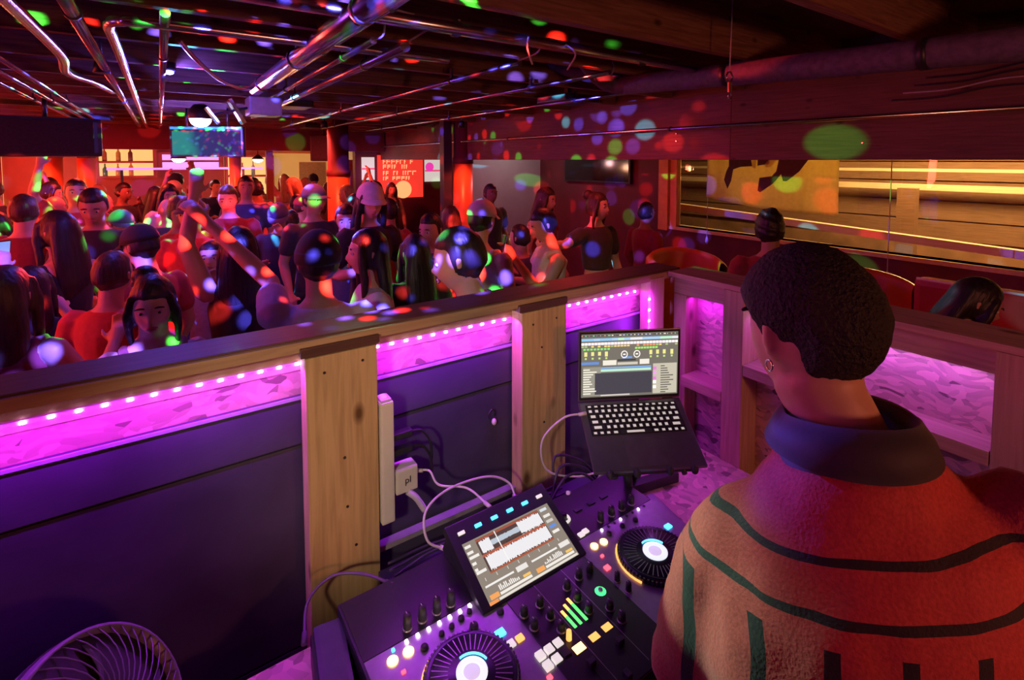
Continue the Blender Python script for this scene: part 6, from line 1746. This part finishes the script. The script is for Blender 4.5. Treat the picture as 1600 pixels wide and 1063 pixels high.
# jacket: loose, stripes across the shoulders and down the back
JK, nt, b = nodes_of('striped red jacket')
b.inputs['Roughness'].default_value = 0.75; b.inputs['Sheen Weight'].default_value = 0.25
tc = nt.nodes.new('ShaderNodeTexCoord'); sp = nt.nodes.new('ShaderNodeSeparateXYZ'); nt.links.new(tc.outputs['Object'], sp.inputs[0])
def MN(op, a, b_=None, c=None):
    n = nt.nodes.new('ShaderNodeMath'); n.operation = op
    for i, v in enumerate((a, b_, c)):
        if v is None: continue
        if isinstance(v, (int, float)): n.inputs[i].default_value = v
        else: nt.links.new(v, n.inputs[i])
    return n.outputs[0]
nz = nt.nodes.new('ShaderNodeTexNoise'); nz.inputs['Scale'].default_value = 6; nt.links.new(tc.outputs['Object'], nz.inputs['Vector'])
wob = MN('MULTIPLY_ADD', nz.outputs['Fac'], 0.020, -0.010)
zz = MN('ADD', MN('MULTIPLY_ADD', sp.outputs['X'], -0.20, sp.outputs['Z']), wob)
def line(v, at, half): return MN('LESS_THAN', MN('ABSOLUTE', MN('SUBTRACT', v, at)), half)
m = line(zz, 1.385, 0.0042)
for at, hf in ((1.332, 0.0050),): m = MN('MAXIMUM', m, line(zz, at, hf))
xw = MN('ADD', sp.outputs['X'], wob)
vs_ = MN('LESS_THAN', MN('ABSOLUTE', MN('SUBTRACT', MN('FRACT', MN('MULTIPLY_ADD', xw, 1 / 0.075, 0.35)), 0.5)), 0.11)
vs_ = MN('MULTIPLY', vs_, MN('LESS_THAN', zz, 1.305))
m = MN('MAXIMUM', m, vs_)
fz = nt.nodes.new('ShaderNodeTexNoise'); fz.inputs['Scale'].default_value = 220; nt.links.new(tc.outputs['Object'], fz.inputs['Vector'])
cr = nt.nodes.new('ShaderNodeValToRGB'); cr.color_ramp.elements[0].position = 0.3; cr.color_ramp.elements[1].position = 0.7
cr.color_ramp.elements[0].color = (0.50, 0.045, 0.045, 1); cr.color_ramp.elements[1].color = (0.66, 0.075, 0.07, 1); nt.links.new(fz.outputs['Fac'], cr.inputs['Fac'])
mx = nt.nodes.new('ShaderNodeMix'); mx.data_type = 'RGBA'; nt.links.new(m, mx.inputs['Factor']); nt.links.new(cr.outputs['Color'], mx.inputs['A']); mx.inputs['B'].default_value = (0.015, 0.010, 0.014, 1)
nt.links.new(mx.outputs['Result'], b.inputs['Base Color'])
bp = nt.nodes.new('ShaderNodeBump'); bp.inputs['Strength'].default_value = 0.3; bp.inputs['Distance'].default_value = 0.004
hh = MN('MULTIPLY_ADD', m, -0.6, fz.outputs['Fac']); nt.links.new(hh, bp.inputs['Height']); nt.links.new(bp.outputs['Normal'], b.inputs['Normal'])
bm = bmesh.new()
loft(bm, [(0, -0.01, 0.74, 0.20, 0.165), (0, -0.01, 0.90, 0.205, 0.165), (0.01, -0.012, 1.08, 0.195, 0.160), (0.01, -0.02, 1.20, 0.203, 0.155), (0.012, -0.022, 1.30, 0.198, 0.140), (0.01, -0.012, 1.37, 0.168, 0.118), (0, 0.0, 1.42, 0.125, 0.098), (0, 0.012, 1.462, 0.088, 0.084)], 28)
for v in bm.verts:
    t = min(1.0, max(0.0, (v.co.z - 0.95) / 0.3)); v.co.z += TILT * v.co.x * t
for s, sh, e, w_ in ((-1, shl, el, wl), (1, shr, er, wr_)):
    d = (w_ - e).normalized()
    limb(bm, [sh + Vector((-s * 0.01, 0, -0.005)), sh.lerp(e, 0.35), sh.lerp(e, 0.75), e, e.lerp(w_, 0.4), w_ - d * 0.03], [0.070, 0.076, 0.070, 0.066, 0.060, 0.046], 16)
jk = fuse('jacket', bm, 0.012, 4, dj, JK)
tx = bpy.data.textures.new('jacket folds', 'CLOUDS'); tx.noise_scale = 0.11
dm = jk.modifiers.new('folds', 'DISPLACE'); dm.texture = tx; dm.strength = 0.022; dm.mid_level = 0.5; dm.texture_coords = 'LOCAL'
# dark folded collar lying open
COLLAR = mat('dark collar', (0.035, 0.030, 0.040), 0.7, sheen=0.3)
bm = bmesh.new(); N = 40; rows = []
for i in range(N + 1):
    a = R(-250) + R(320) * i / N            # open at the front
    ca, sa = math.cos(a), math.sin(a)
    back = max(0.0, -sa)
    rows.append([bm.verts.new((r_ * ca, 0.018 + ry_ * sa - off * back, z + 0.10 * r_ * ca)) for (r_, ry_, z, off) in ((0.090, 0.088, 1.440, 0), (0.079, 0.079, 1.496 + 0.020 * back, 0), (0.083, 0.083, 1.503 + 0.020 * back, 0.0), (0.094, 0.092, 1.484 + 0.014 * back, 0.004), (0.103, 0.100, 1.462 + 0.008 * back, 0.008))])
for A, B in zip(rows, rows[1:]):
    for q in range(4): bm.faces.new((A[q], B[q], B[q + 1], A[q + 1])).smooth = True
co = mesh_obj('collar', bm, COLLAR, dj); co.modifiers.new('t', 'SOLIDIFY').thickness = 0.005
bm = bmesh.new()
loft(bm, [(0, 0, 0.78, 0.165, 0.13), (0, 0, 0.90, 0.175, 0.13), (0, 0, 0.97, 0.17, 0.125)])
for s in (-1, 1): limb(bm, [(s * 0.09, 0, 0.86), (s * 0.095, 0.01, 0.66), (s * 0.10, 0.015, 0.48), (s * 0.10, -0.012, 0.30), (s * 0.105, -0.01, 0.08)], [0.105, 0.095, 0.078, 0.074, 0.066], 12)
fuse('trousers', bm, 0.018, 2, dj, CL['black'])
for s in (-1, 1):
    bm = bmesh.new(); limb(bm, [(s * 0.105, -0.035, 0.045), (s * 0.11, 0.06, 0.042), (s * 0.12, 0.16, 0.034)], [0.048, 0.046, 0.038], 10)
    for v in bm.verts: v.co.z = max(v.co.z, 0.0)
    mesh_obj('shoe', bm, CL['white'], dj, True)
# pale green beam of the dance floor lights on the dj's left shoulder
lamp('green_beam_light', 'SPOT', (-0.20, 3.20, 2.52), 520, (0.42, 1.0, 0.60), size=0.05, target=(0.675, 0.505, 1.50), spot=6.5, blend=0.8)
e = empty('spot_lamp', (-0.22, 3.26, 2.55), label='green beam lamp under the ceiling over the dancers', cat='lamp')
bm = bmesh.new(); add_lathe(bm, [(0.02, 0.10), (0.03, 0.08), (0.036, 0.03), (0.033, 0.03)], 16); mesh_obj('can', bm, BLACKPLASTIC, e)
bm = bmesh.new(); add_tube(bm, [(0, 0, 0.08), (0, 0, 0.30)], 0.006, 8); mesh_obj('stem', bm, DARKMETAL, e)
